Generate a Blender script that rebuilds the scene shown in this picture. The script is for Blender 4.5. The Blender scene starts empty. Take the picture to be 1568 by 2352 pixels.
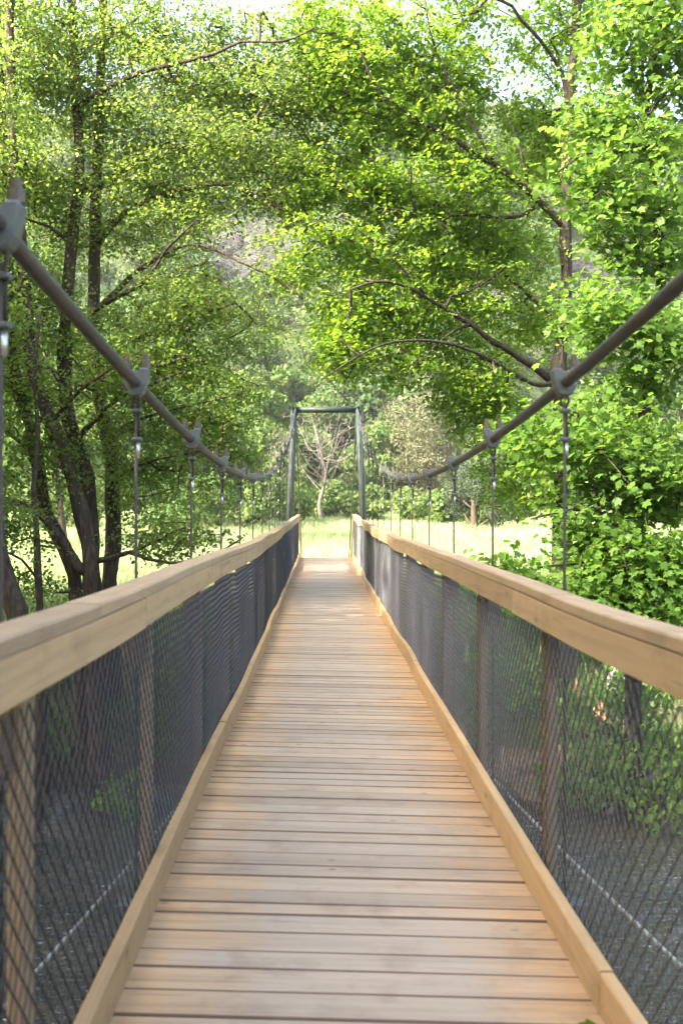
import bpy, math, random
import numpy as np
from mathutils import Vector, noise as mnoise

random.seed(11)
rng = np.random.default_rng(11)
SC = bpy.context.scene
COL = SC.collection
EYE = 1.36            # eye height above the middle of the sagging deck
CX = -0.1             # camera stands a little left of the bridge axis
F = 2287.0            # focal length in units of a 1568-wide frame


def D(dx, dy, Y):
    """A point at real distance Y seen in that direction from the bridge."""
    return np.array([CX + (dx - 740.0) / F * Y, Y, EYE + (1176.0 - dy) / F * Y])


# ------------------------------------------------------------------ objects
def tag(o, label=None, cat=None, group=None, kind=None):
    if label: o['label'] = label
    if cat: o['category'] = cat
    if group: o['group'] = group
    if kind: o['kind'] = kind
    return o


def empty(name, loc=(0, 0, 0)):
    o = bpy.data.objects.new(name, None)
    o.empty_display_size = 0.2
    COL.objects.link(o)
    o.location = loc
    return o


def world_loc(o):
    v = Vector((0, 0, 0))
    while o is not None:
        v += o.location
        o = o.parent
    return np.array(v)


def link_mesh(name, me, mat, parent=None, origin=None):
    o = bpy.data.objects.new(name, me)
    COL.objects.link(o)
    if parent is not None:
        o.parent = parent
    elif origin is not None:
        o.location = origin
    if mat is not None and len(me.materials) == 0:
        me.materials.append(mat)
    return o


def obj_np(name, V, faces, mat, parent=None, smooth=False, rnd=None, origin=None, mat2=None, n1=0):
    """faces: list of int arrays (m,k). V are world coordinates."""
    V = np.asarray(V, dtype=np.float64)
    if parent is not None:
        V = V - world_loc(parent)
    elif origin is not None:
        V = V - np.asarray(origin)
    me = bpy.data.meshes.new(name)
    me.vertices.add(len(V))
    me.vertices.foreach_set('co', V.astype(np.float32).ravel())
    loops = np.concatenate([f.ravel() for f in faces]).astype(np.int32)
    tot = np.concatenate([np.full(len(f), f.shape[1]) for f in faces]).astype(np.int32)
    start = np.concatenate([[0], np.cumsum(tot)[:-1]]).astype(np.int32)
    me.loops.add(len(loops))
    me.loops.foreach_set('vertex_index', loops)
    me.polygons.add(len(tot))
    me.polygons.foreach_set('loop_start', start)
    me.polygons.foreach_set('loop_total', tot)
    if smooth:
        me.polygons.foreach_set('use_smooth', np.ones(len(tot), dtype=bool))
    me.update(calc_edges=True)
    if mat2 is not None:                      # faces from n1 on use the second material
        me.materials.append(mat); me.materials.append(mat2)
        mi = np.zeros(len(tot), dtype=np.int32); mi[n1:] = 1
        me.polygons.foreach_set('material_index', mi)
    if rnd is not None:
        a = me.attributes.new('rnd', 'FLOAT', 'FACE')
        a.data.foreach_set('value', np.asarray(rnd, dtype=np.float32))
    return link_mesh(name, me, mat, parent, origin)


class MB:
    def __init__(s):
        s.v, s.f, s.r, s.cur = [], [], [], 0.5

    def add(s, verts, faces):
        n = len(s.v)
        s.v += [tuple(p) for p in verts]
        s.f += [tuple(i + n for i in f) for f in faces]
        s.r += [s.cur] * len(faces)

    def loft(s, rings, cap=True):
        k = len(rings[0])
        vs = [p for r in rings for p in r]
        fs = []
        for i in range(len(rings) - 1):
            for j in range(k):
                a, b = i * k + j, i * k + (j + 1) % k
                fs.append((a, b, b + k, a + k))
        if cap:
            fs.append(tuple(reversed(range(k))))
            m = (len(rings) - 1) * k
            fs.append(tuple(m + j for j in range(k)))
        s.add(vs, fs)

    def box(s, x0, x1, y0, y1, z0, z1, c=0.0):
        """box with chamfered long edges, axis along the longest side"""
        if c <= 0:
            s.loft([[(x0, y0, z0), (x1, y0, z0), (x1, y1, z0), (x0, y1, z0)],
                    [(x0, y0, z1), (x1, y0, z1), (x1, y1, z1), (x0, y1, z1)]])
            return
        def ring(x0, x1, y0, y1, z):
            return [(x0 + c, y0, z), (x1 - c, y0, z), (x1, y0 + c, z), (x1, y1 - c, z),
                    (x1 - c, y1, z), (x0 + c, y1, z), (x0, y1 - c, z), (x0, y0 + c, z)]
        s.loft([ring(x0 + c, x1 - c, y0 + c, y1 - c, z0), ring(x0, x1, y0, y1, z0 + c),
                ring(x0, x1, y0, y1, z1 - c), ring(x0 + c, x1 - c, y0 + c, y1 - c, z1)])

    def tube(s, pts, rad, n=10, cap=True, flat=None):
        pts = [Vector(p) for p in pts]
        if not hasattr(rad, '__len__'):
            rad = [rad] * len(pts)
        rings = []
        t = (pts[1] - pts[0]).normalized()
        ref = Vector((0, 0, 1)) if abs(t.z) < 0.9 else Vector((1, 0, 0))
        u = t.cross(ref).normalized()
        for i, p in enumerate(pts):
            t = (pts[min(i + 1, len(pts) - 1)] - pts[max(i - 1, 0)]).normalized()
            u = (u - t * u.dot(t)).normalized()
            w = t.cross(u)
            rings.append([p + (u * math.cos(2 * math.pi * j / n) + w * math.sin(2 * math.pi * j / n)) * rad[i]
                          for j in range(n)])
        s.loft(rings, cap)

    def build(s, name, mat, parent=None, smooth=False, origin=None):
        V = np.array(s.v, dtype=np.float64)
        if parent is not None:
            V = V - world_loc(parent)
        elif origin is not None:
            V = V - np.asarray(origin)
        me = bpy.data.meshes.new(name)
        me.from_pydata(V.tolist(), [], s.f)
        a = me.attributes.new('rnd', 'FLOAT', 'FACE')
        a.data.foreach_set('value', np.array(s.r, dtype=np.float32))
        if smooth:
            me.polygons.foreach_set('use_smooth', np.ones(len(s.f), dtype=bool))
        me.update()
        return link_mesh(name, me, mat, parent, origin)


# ---------------------------------------------------------------- materials
class NT:
    def __init__(s, name):
        s.m = bpy.data.materials.new(name)
        s.m.use_nodes = True
        s.t = s.m.node_tree
        s.t.nodes.clear()
        s.out = s.n('ShaderNodeOutputMaterial')

    def n(s, typ, **kw):
        nd = s.t.nodes.new(typ)
        for k, v in kw.items():
            if k.startswith('i_'):
                key = k[2:].replace('_', ' ')
                nd.inputs[key].default_value = v
            else:
                setattr(nd, k, v)
        return nd

    def l(s, a, b):
        s.t.links.new(a, b)

    def coord(s, scale=(1, 1, 1), kind='Object'):
        tc = s.n('ShaderNodeTexCoord')
        mp = s.n('ShaderNodeMapping')
        mp.inputs['Scale'].default_value = scale
        s.l(tc.outputs[kind], mp.inputs['Vector'])
        return mp.outputs['Vector']

    def noise(s, vec, scale, detail=4, rough=0.55, dist=0.0):
        nd = s.n('ShaderNodeTexNoise')
        nd.inputs['Scale'].default_value = scale
        nd.inputs['Detail'].default_value = detail
        nd.inputs['Roughness'].default_value = rough
        nd.inputs['Distortion'].default_value = dist
        if vec is not None:
            s.l(vec, nd.inputs['Vector'])
        return nd.outputs['Fac']

    def ramp(s, fac, stops):
        r = s.n('ShaderNodeValToRGB')
        el = r.color_ramp.elements
        while len(el) < len(stops):
            el.new(0.5)
        for e, (p, c) in zip(el, stops):
            e.position = p
            e.color = (*c, 1) if len(c) == 3 else c
        s.l(fac, r.inputs['Fac'])
        return r.outputs['Color']

    def mix(s, fac, a, b, typ='MIX'):
        m = s.n('ShaderNodeMix', data_type='RGBA', blend_type=typ)
        for sock, v in ((m.inputs[0], fac), (m.inputs[6], a), (m.inputs[7], b)):
            if hasattr(v, 'is_linked'):
                s.l(v, sock)
            elif isinstance(v, (int, float)):
                sock.default_value = v
            else:
                sock.default_value = (*v, 1)
        return m.outputs[2]

    def math(s, op, a, b=None, clamp=False):
        m = s.n('ShaderNodeMath', operation=op, use_clamp=clamp)
        for sock, v in zip(m.inputs, (a, b)):
            if v is None: continue
            if hasattr(v, 'is_linked'):
                s.l(v, sock)
            else:
                sock.default_value = v
        return m.outputs[0]

    def attr(s, name='rnd'):
        a = s.n('ShaderNodeAttribute', attribute_name=name)
        return a.outputs['Fac']

    def bump(s, h, strength=0.4, dist=0.01):
        b = s.n('ShaderNodeBump')
        b.inputs['Strength'].default_value = strength
        b.inputs['Distance'].default_value = dist
        s.l(h, b.inputs['Height'])
        return b.outputs['Normal']

    def pbr(s, color, rough=0.6, metal=0.0, spec=0.4, normal=None):
        p = s.n('ShaderNodeBsdfPrincipled')
        for key, v in (('Base Color', color), ('Roughness', rough), ('Metallic', metal), ('Specular IOR Level', spec)):
            if hasattr(v, 'is_linked'):
                s.l(v, p.inputs[key])
            elif isinstance(v, (int, float)):
                p.inputs[key].default_value = v
            else:
                p.inputs[key].default_value = (*v, 1)
        if normal is not None:
            s.l(normal, p.inputs['Normal'])
        return p.outputs['BSDF']

    def done(s, shader):
        s.l(shader, s.out.inputs['Surface'])
        return s.m


def wood_mat(name, axis, base, dark, grey, deck=False, grey_amt=0.3):
    t = NT(name)
    sc = [34, 34, 34]
    sc[axis] = 1.6
    v = t.coord(tuple(sc))
    rnd = t.attr()
    # shift the grain board by board
    add = t.n('ShaderNodeVectorMath', operation='ADD')
    comb = t.n('ShaderNodeCombineXYZ')
    k = t.math('MULTIPLY', rnd, 173.0)
    for i in range(3): t.l(k, comb.inputs[i])
    t.l(v, add.inputs[0]); t.l(comb.outputs[0], add.inputs[1])
    g1 = t.noise(add.outputs[0], 1.0, 6, 0.6, 0.5)
    sc2 = [7, 7, 7]; sc2[axis] = 0.9
    g2 = t.noise(t.coord(tuple(sc2)), 1.0, 4, 0.6, 0.3)
    col = t.ramp(g1, [(0.28, dark), (0.52, base), (0.8, tuple(min(1, c * 1.12) for c in base))])
    if deck:
        tc = t.n('ShaderNodeTexCoord'); sx = t.n('ShaderNodeSeparateXYZ')
        t.l(tc.outputs['Object'], sx.inputs[0])
        ax = t.math('ABSOLUTE', sx.outputs['X'])
        cw = t.n('ShaderNodeCombineXYZ')
        t.l(t.math('MULTIPLY', sx.outputs['X'], 2.6), cw.inputs[0]); t.l(t.math('MULTIPLY', rnd, 60.0), cw.inputs[1])
        t.l(t.math('MULTIPLY', sx.outputs['Y'], 0.8), cw.inputs[2])
        wn = t.noise(cw.outputs[0], 1.0, 4, 0.6)
        wear = t.math('ADD', t.math('MULTIPLY', ax, -2.9), t.math('ADD', t.math('MULTIPLY', wn, 2.2), 0.75), clamp=True)
        wear = t.math('MULTIPLY', wear, 0.85)
        col = t.mix(wear, col, t.ramp(g1, [(0.25, tuple(c * 0.78 for c in grey)), (0.6, grey)]))
    else:
        col = t.mix(t.math('MULTIPLY', t.math('GREATER_THAN', g2, 0.0), t.math('MULTIPLY', g2, grey_amt * 2, clamp=True)), col, grey)
    # board to board tone
    tone = t.ramp(rnd, [(0.0, (0.78, 0.76, 0.74)), (0.35, (0.96, 0.94, 0.91)), (0.6, (1, 1, 1)), (1.0, (1.14, 1.07, 0.98))])
    col = t.mix(1.0, col, tone, 'MULTIPLY')
    # stains and knots
    st = t.noise(t.coord((2.3, 2.3, 2.3)), 2.0, 5, 0.65)
    col = t.mix(t.math('MULTIPLY', t.ramp(st, [(0.52, (0, 0, 0)), (0.70, (1, 1, 1))]), 0.36), col, tuple(c * 0.45 for c in dark))
    kv = t.n('ShaderNodeTexVoronoi'); kv.inputs['Scale'].default_value = 1.0
    sk = [6.0, 6.0, 6.0]; sk[axis] = 4.0 if deck else 2.2
    t.l(t.coord(tuple(sk)), kv.inputs['Vector'])
    kn = t.ramp(kv.outputs['Distance'], [(0.04, (1, 1, 1)), (0.10, (0, 0, 0))])
    col = t.mix(t.math('MULTIPLY', kn, 0.7), col, tuple(c * 0.3 for c in dark))
    # fine drying cracks along the grain
    sc3 = [60, 60, 60]; sc3[axis] = 1.1
    ck = t.noise(t.coord(tuple(sc3)), 1.0, 2, 0.5, 0.2)
    col = t.mix(t.math('MULTIPLY', t.ramp(ck, [(0.25, (1, 1, 1)), (0.31, (0, 0, 0))]), 0.65), col, tuple(c * 0.3 for c in dark))
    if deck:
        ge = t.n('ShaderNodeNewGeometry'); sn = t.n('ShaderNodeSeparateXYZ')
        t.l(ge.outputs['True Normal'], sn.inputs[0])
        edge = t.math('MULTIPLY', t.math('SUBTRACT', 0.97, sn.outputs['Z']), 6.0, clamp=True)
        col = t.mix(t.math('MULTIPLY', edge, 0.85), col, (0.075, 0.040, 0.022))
    nrm = t.bump(g1, 0.25, 0.004)
    return t.done(t.pbr(col, 0.62, 0, 0.35, nrm))


M = {}
M['deck'] = wood_mat('deck_wood', 0, (0.405, 0.272, 0.146), (0.265, 0.170, 0.090), (0.350, 0.297, 0.232), deck=True)
M['rail'] = wood_mat('rail_wood', 1, (0.385, 0.258, 0.130), (0.25, 0.155, 0.076), (0.32, 0.262, 0.18), grey_amt=0.35)
M['cap'] = wood_mat('cap_wood', 1, (0.365, 0.25, 0.132), (0.24, 0.155, 0.08), (0.315, 0.255, 0.18), grey_amt=0.4)
M['kerb'] = wood_mat('kerb_wood', 1, (0.41, 0.27, 0.125), (0.30, 0.185, 0.08), (0.34, 0.265, 0.165), grey_amt=0.3)
M['post'] = wood_mat('post_wood', 2, (0.26, 0.175, 0.09), (0.15, 0.10, 0.05), (0.26, 0.215, 0.15), grey_amt=0.5)
M['block'] = wood_mat('block_wood', 2, (0.14, 0.10, 0.06), (0.08, 0.055, 0.035), (0.15, 0.125, 0.09), grey_amt=0.5)


def metal_mat(name, col, rough=0.5, metal=0.5, var=0.3, rust=None, scale=30.0):
    t = NT(name)
    v = t.coord()
    n = t.noise(v, scale, 5, 0.6)
    c = t.ramp(n, [(0.3, tuple(x * (1 - var) for x in col)), (0.7, tuple(min(1, x * (1 + var)) for x in col))])
    if rust:
        n2 = t.noise(v, scale * 0.35, 5, 0.7)
        c = t.mix(t.ramp(n2, [(0.48, (0, 0, 0)), (0.66, (0.8, 0.8, 0.8))]), c, rust)
    return t.done(t.pbr(c, rough, metal, 0.5, t.bump(n, 0.15, 0.002)))


M['cable'] = metal_mat('cable_steel', (0.046, 0.044, 0.043), 0.55, 0.2, 0.25, (0.085, 0.062, 0.048), 45)
M['galv'] = metal_mat('galvanised_steel', (0.095, 0.108, 0.112), 0.5, 0.25, 0.2, None, 40)
M['bolt'] = metal_mat('bolt_steel', (0.085, 0.075, 0.055), 0.5, 0.3, 0.3, (0.17, 0.115, 0.05), 60)
M['rope'] = metal_mat('wire_rope', (0.035, 0.028, 0.022), 0.6, 0.1, 0.3, None, 120)
M['bright'] = metal_mat('ferrule_steel', (0.55, 0.57, 0.6), 0.3, 0.8, 0.1, None, 40)
M['net'] = metal_mat('netting_wire', (0.062, 0.064, 0.072), 0.34, 0.72, 0.2, None, 60)
M['green'] = metal_mat('green_paint', (0.010, 0.026, 0.018), 0.55, 0.0, 0.12, None, 12)
M['stay'] = metal_mat('stay_rope', (0.33, 0.33, 0.33), 0.45, 0.5, 0.3, None, 60)


def leaf_mat(name, stops, trans, tmix=0.45, rough=0.5, spec=0.35):
    t = NT(name)
    r = t.attr()
    c = t.ramp(r, stops)
    tc = t.mix(0.55, c, trans)
    tb = t.n('ShaderNodeBsdfTranslucent')
    tone = t.ramp(r, [(0.0, (0.55, 0.6, 0.5)), (1.0, (1.1, 1.05, 1.0))])
    t.l(t.mix(1.0, t.mix(0.75, c, trans), tone, 'MULTIPLY'), tb.inputs['Color'])
    p = t.pbr(c, rough, 0, spec)
    mx = t.n('ShaderNodeMixShader')
    mx.inputs[0].default_value = tmix
    t.l(p, mx.inputs[1]); t.l(tb.outputs[0], mx.inputs[2])
    return t.done(mx.outputs[0])


M['alder_leaf'] = leaf_mat('alder_leaf', [(0.0, (0.046, 0.080, 0.014)), (0.55, (0.085, 0.145, 0.026)), (1.0, (0.145, 0.195, 0.042))], (0.38, 0.54, 0.09), 0.56, 0.45, 0.32)
M['oak_leaf'] = leaf_mat('oak_leaf', [(0.0, (0.042, 0.100, 0.011)), (0.5, (0.090, 0.165, 0.016)), (1.0, (0.17, 0.23, 0.028))], (0.42, 0.66, 0.05), 0.54, 0.45, 0.35)
M['maple_leaf'] = leaf_mat('maple_leaf', [(0.0, (0.040, 0.100, 0.016)), (0.5, (0.075, 0.150, 0.024)), (1.0, (0.14, 0.21, 0.045))], (0.32, 0.54, 0.07), 0.54, 0.5, 0.22)
M['far_leaf'] = leaf_mat('far_leaf', [(0.0, (0.032, 0.064, 0.023)), (0.5, (0.074, 0.122, 0.040)), (1.0, (0.145, 0.18, 0.06))], (0.13, 0.21, 0.055), 0.36, 0.6, 0.2)
M['bush_leaf'] = leaf_mat('bush_leaf', [(0.0, (0.036, 0.080, 0.020)), (0.5, (0.078, 0.138, 0.032)), (1.0, (0.145, 0.20, 0.055))], (0.19, 0.29, 0.06), 0.40, 0.55, 0.25)
M['pine_leaf'] = leaf_mat('pine_needles', [(0.0, (0.06, 0.075, 0.04)), (0.5, (0.13, 0.13, 0.065)), (0.8, (0.21, 0.17, 0.10)), (1.0, (0.27, 0.18, 0.125))], (0.2, 0.2, 0.08), 0.25, 0.6, 0.2)
M['dark_pine'] = leaf_mat('dark_pine_needles', [(0.0, (0.022, 0.040, 0.022)), (1.0, (0.075, 0.095, 0.045))], (0.07, 0.10, 0.04), 0.25, 0.6, 0.2)
M['grass'] = leaf_mat('grass_blades', [(0.0, (0.10, 0.16, 0.04)), (0.5, (0.21, 0.285, 0.11)), (1.0, (0.38, 0.43, 0.25))], (0.32, 0.43, 0.17), 0.4, 0.6, 0.2)


def bark_mat(name, a, b, c, moss=0.35):
    t = NT(name)
    v = t.coord((9, 9, 1.8))
    n1 = t.noise(v, 2.2, 7, 0.65, 0.6)
    n2 = t.noise(t.coord(), 2.5, 4, 0.6)
    vo = t.n('ShaderNodeTexVoronoi'); vo.inputs['Scale'].default_value = 2.4
    t.l(v, vo.inputs['Vector'])
    col = t.ramp(n1, [(0.3, a), (0.55, b), (0.78, c)])
    col = t.mix(t.math('MULTIPLY', t.ramp(n2, [(0.5, (0, 0, 0)), (0.7, (1, 1, 1))]), moss), col, (0.10, 0.115, 0.045))
    h = t.math('ADD', n1, t.math('MULTIPLY', vo.outputs['Distance'], 0.7))
    return t.done(t.pbr(col, 0.85, 0, 0.2, t.bump(h, 0.9, 0.03)))


M['bark'] = bark_mat('alder_bark', (0.022, 0.016, 0.012), (0.065, 0.048, 0.036), (0.15, 0.112, 0.085), 0.2)
M['oak_bark'] = bark_mat('oak_bark', (0.018, 0.014, 0.011), (0.046, 0.037, 0.029), (0.11, 0.086, 0.07), 0.2)
M['twig'] = bark_mat('twig_bark', (0.03, 0.024, 0.018), (0.07, 0.053, 0.038), (0.13, 0.105, 0.08), 0.15)
M['dead'] = bark_mat('dead_wood', (0.085, 0.075, 0.065), (0.16, 0.14, 0.12), (0.24, 0.215, 0.185), 0.0)
M['broken'] = bark_mat('broken_wood', (0.20, 0.10, 0.05), (0.42, 0.24, 0.13), (0.6, 0.40, 0.25), 0.0)
M['log'] = bark_mat('grey_log', (0.10, 0.09, 0.08), (0.22, 0.205, 0.185), (0.34, 0.32, 0.29), 0.1)


def ground_mat():
    t = NT('ground')
    tc = t.n('ShaderNodeTexCoord'); sx = t.n('ShaderNodeSeparateXYZ')
    t.l(tc.outputs['Object'], sx.inputs[0])
    n1 = t.noise(t.coord(), 0.35, 6, 0.65)
    n2 = t.noise(t.coord(), 6.0, 6, 0.7)
    meadow = t.ramp(n2, [(0.3, (0.13, 0.17, 0.05)), (0.5, (0.23, 0.26, 0.10)), (0.75, (0.33, 0.33, 0.18))])
    soil = t.ramp(n2, [(0.3, (0.07, 0.05, 0.035)), (0.55, (0.16, 0.115, 0.08)), (0.8, (0.30, 0.23, 0.165))])
    green = t.ramp(n2, [(0.3, (0.03, 0.055, 0.012)), (0.7, (0.08, 0.125, 0.028))])
    bank = t.mix(t.ramp(n1, [(0.42, (0, 0, 0)), (0.56, (1, 1, 1))]), green, soil)
    hz = t.math('ADD', sx.outputs['Z'], t.math('MULTIPLY', t.math('ADD', n1, -0.5), 0.8))
    k = t.math('MULTIPLY', t.math('ADD', hz, 1.15), 2.2, clamp=True)
    col = t.mix(k, bank, meadow)
    wet = t.math('MULTIPLY', t.math('ADD', hz, 2.45), 3.0, clamp=True)
    col = t.mix(wet, (0.045, 0.038, 0.03), col)
    return t.done(t.pbr(col, 0.9, 0, 0.15, t.bump(n2, 0.8, 0.08)))


def hill_mat():
    t = NT('hill')
    n2 = t.noise(t.coord(), 0.5, 7, 0.7)
    col = t.ramp(n2, [(0.3, (0.025, 0.04, 0.014)), (0.55, (0.05, 0.07, 0.026)), (0.75, (0.12, 0.115, 0.085))])
    return t.done(t.pbr(col, 0.95, 0, 0.1, t.bump(n2, 1.0, 0.5)))


def rock_mat():
    t = NT('rock')
    n1 = t.noise(t.coord((1, 1, 2.2)), 0.55, 8, 0.7, 0.6)
    n2 = t.noise(t.coord(), 0.35, 5, 0.65)
    col = t.ramp(n1, [(0.32, (0.022, 0.021, 0.022)), (0.5, (0.048, 0.046, 0.047)), (0.7, (0.095, 0.09, 0.088))])
    col = t.mix(t.ramp(n2, [(0.5, (0, 0, 0)), (0.62, (0.8, 0.8, 0.8))]), col, (0.05, 0.075, 0.028))
    return t.done(t.pbr(col, 0.9, 0, 0.2, t.bump(n1, 1.0, 0.6)))


def water_mat():
    t = NT('river_water')
    v = t.coord((0.7, 1.4, 1.0))
    w1 = t.noise(v, 5.0, 2, 0.5, 0.8)
    w2 = t.noise(v, 19.0, 2, 0.5, 0.6)
    w3 = t.noise(v, 0.7, 3, 0.5)
    h = t.math('ADD', t.math('MULTIPLY', w1, 1.0), t.math('MULTIPLY', w2, 0.34))
    bed = t.ramp(w3, [(0.35, (0.022, 0.023, 0.017)), (0.65, (0.048, 0.045, 0.033))])
    fl = t.ramp(t.noise(t.coord((9, 32, 16)), 1.0, 3, 0.6, 0.6), [(0.625, (0, 0, 0)), (0.69, (1, 1, 1))])  # pale flecks painted into the base colour to stand in for sky glints
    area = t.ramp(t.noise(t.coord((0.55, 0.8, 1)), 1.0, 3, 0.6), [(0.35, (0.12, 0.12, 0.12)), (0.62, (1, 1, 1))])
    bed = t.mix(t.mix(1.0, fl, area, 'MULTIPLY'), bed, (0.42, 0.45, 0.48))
    p = t.n('ShaderNodeBsdfPrincipled')
    t.l(bed, p.inputs['Base Color'])
    p.inputs['Roughness'].default_value = 0.02
    p.inputs['IOR'].default_value = 1.333
    p.inputs['Specular IOR Level'].default_value = 0.9
    t.l(t.bump(h, 1.0, 0.042), p.inputs['Normal'])
    return t.done(p.outputs[0])


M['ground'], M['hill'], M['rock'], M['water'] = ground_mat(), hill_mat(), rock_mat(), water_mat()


# ------------------------------------------------------------------ terrain
def smooth(t):
    t = np.clip(t, 0, 1)
    return t * t * (3 - 2 * t)


def fbm(x, y, s, seed=0.0, octv=4):
    """cheap smooth value noise by summed sines"""
    out = np.zeros_like(np.asarray(x, dtype=float) + np.asarray(y, dtype=float))
    a, f = 1.0, s
    for i in range(octv):
        p = seed * 1.7 + i * 2.3
        out = out + a * np.sin(x * f * 1.03 + p + 1.7 * np.sin(y * f * 0.71 + p * 1.3)) * np.cos(y * f * 0.93 - p + 1.3 * np.sin(x * f * 0.57 + p))
        a *= 0.5; f *= 2.03
    return out


WATER = -2.54


def ground_z(x, y):
    x = np.asarray(x, dtype=float); y = np.asarray(y, dtype=float)
    shore = 13.6 + 0.5 * np.sin(x * 0.45 + 1.0) + 0.35 * np.sin(x * 1.3) - 1.2 * smooth((x - 1.0) / 4.0)
    t = (y - shore)
    far = -3.3 + 0.75 * smooth((t + 2.5) / 2.5) + 2.0 * smooth(t / 6.0)
    far = far + 1.75 * smooth((y - 24.0) / 82.0) + 0.06 * fbm(x, y, 0.35, 2)
    near = -3.3 + 2.9 * smooth((-4.0 - y) / 4.0)
    left = -3.3 + 2.9 * smooth((-5.6 - x - np.maximum(0, y - 2.0) * 0.6) / 3.0)
    lump = 0.09 * fbm(x, y, 1.6, 5)
    return np.maximum(np.maximum(far, near), left) + lump * smooth((t + 3) / 3)


def hill_z(x, y):
    d = y - 103.0 + 5.0 * np.sin(x * 0.05 + 0.6) + 2.5 * np.sin(x * 0.13)
    top = 84 + 12 * np.sin(x * 0.028 + 2.2)
    h = 0.98 * np.maximum(d, 0) + 1.5 * fbm(x, y, 0.09, 1)
    h = top * (1 - np.exp(-h / top * 1.12)) * 1.22
    return np.where(d > -2, h, d * 0.6) + 0.9


def grid_obj(name, xs, ys, fn, mat):
    X, Y = np.meshgrid(xs, ys)
    V = np.stack([X, Y, fn(X, Y)], -1).reshape(-1, 3)
    nx, ny = len(xs), len(ys)
    i = (np.arange(ny - 1)[:, None] * nx + np.arange(nx - 1)[None, :]).ravel()
    Q = np.stack([i, i + 1, i + 1 + nx, i + nx], -1)
    return obj_np(name, V, [Q], mat, smooth=True)


xs = np.concatenate([np.linspace(-400, -40, 25)[:-1], np.linspace(-40, -12, 40)[:-1], np.linspace(-12, 14, 120)[:-1], np.linspace(14, 40, 40)[:-1], np.linspace(40, 400, 25)])
ys = np.concatenate([np.linspace(-300, -12, 20)[:-1], np.linspace(-12, 30, 190)[:-1], np.linspace(30, 110, 90)[:-1], np.linspace(110, 400, 20)])
tag(grid_obj('ground', xs, ys, ground_z, M['ground']), 'meadow and river bank ground', kind='structure')
tag(grid_obj('hill', np.linspace(-190, 190, 130), np.linspace(98, 290, 90), hill_z, M['hill']), 'steep wooded hillside behind the meadow', kind='structure')
wx = np.linspace(-60, 60, 3); wy = np.linspace(-30, 22, 3)
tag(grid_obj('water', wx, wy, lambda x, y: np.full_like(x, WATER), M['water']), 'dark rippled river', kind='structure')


# ------------------------------------------------------------------- bridge
def prof(y):
    return 0.22 * ((y - 7.0) / 18.0) ** 2


def roll(y):
    return math.tan(math.radians(1.55)) * max(0.0, min(1.0, 1 - (y - 3) / 22.0))


STN = [2.06 + 1.5 * j for j in range(-3, 16)]     # hanger stations along the bridge
Y0, Y1 = -2.4, 25.0
JX = {s: [random.uniform(-0.02, 0.02) for _ in range(60)] for s in (-1, 1)}
JZ = {s: [random.uniform(-0.022, 0.022) for _ in range(60)] for s in (-1, 1)}


def wob(arr, y):
    u = (y - (2.06 - 4.5)) / 1.5 + 0.5
    i = int(math.floor(u)); f = u - i
    i = max(0, min(57, i))
    f = f * f * (3 - 2 * f)
    return (arr[i] * (1 - f) + arr[i + 1] * f) * (0.45 + 0.42 * max(0.0, min(1.0, (y - 4) / 5)))


def B(x, y, h, s=0):
    """bridge coordinates -> world; s = side whose wobble applies"""
    wx_ = wob(JX[s], y) if s else 0.0
    wz_ = wob(JZ[s], y) if s else 0.0
    return (x + wx_, y, prof(y) + h + wz_ - x * roll(y))


# walkway: planks (one deck part) + kerb boards + cross beams
walk = tag(empty('walkway', (0, 0, 0)), 'long plank walkway of the suspension footbridge running to the green tower', 'footbridge')
mb = MB()
y = Y0
rp = random.Random(5)
while y < Y1 - 0.02:
    w = rp.choice([0.098, 0.118, 0.118, 0.138, 0.145]) + rp.uniform(-0.006, 0.006)
    g = rp.choice([0.003, 0.005, 0.006, 0.010])
    y1 = min(y + w - g, Y1)
    dz = rp.uniform(-0.002, 0.0025)
    sk = rp.uniform(-0.004, 0.004)
    e0, e1 = rp.uniform(0, 0.012), rp.uniform(0, 0.012)
    c = 0.0045
    mb.cur = rp.random()
    rings = []
    for x in (-0.69 + e0, -0.35, 0.0, 0.35, 0.69 - e1):
        o = sk * x
        def pt(yy, h):
            return (x, yy + o, prof(yy) + h - x * roll(yy))
        rings.append([pt(y, dz - 0.035), pt(y, dz - c), pt(y + c, dz), pt(y1 - c, dz), pt(y1, dz - c), pt(y1, dz - 0.035)])
    mb.loft(rings)
    y += w
mb.build('deck', M['deck'], walk)
for s in (-1, 1):
    seg = Y0 + (0.0 if s < 0 else 0.7)
    ends = [seg]
    while seg < Y1 - 0.6:
        seg = min(seg + random.choice([2.2, 2.6, 3.0]), Y1 - 0.05)
        ends.append(seg)
    for a, b in zip(ends[:-1], ends[1:]):
        mb = MB(); mb.cur = random.random()
        rings = []
        bend = random.uniform(-0.010, 0.012); dh = random.uniform(-0.008, 0.008)
        n = 6
        for i in range(n + 1):
            yy = a + 0.003 + (b - a - 0.006) * i / n
            bb = bend * math.sin(math.pi * i / n) * s
            r = []
            c = 0.004
            for (xx, hh) in ((0.655, 0.0), (0.655, 0.118 - c), (0.655 + c, 0.118), (0.695 - c, 0.118), (0.695, 0.118 - c), (0.695, 0.0)):
                px, py, pz = B(s * xx + bb, yy, 0)
                wz_ = dh + 0.5 * wob(JZ[s], yy)
                r.append((px + 0.7 * wob(JX[s], yy), py, pz + hh + 0.004 + (wz_ if hh > 0 else 0)))
            rings.append(r if s > 0 else r[::-1])
        mb.loft(rings)
        mb.build('kerb_board', M['kerb'], walk)
for yy in STN:
    if yy > Y1: continue
    mb = MB()
    mb.box(-0.83, 0.83, yy - 0.04, yy + 0.04, prof(yy) - 0.16, prof(yy) - 0.042)
    mb.build('cross_beam', M['galv'], walk)

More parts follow.
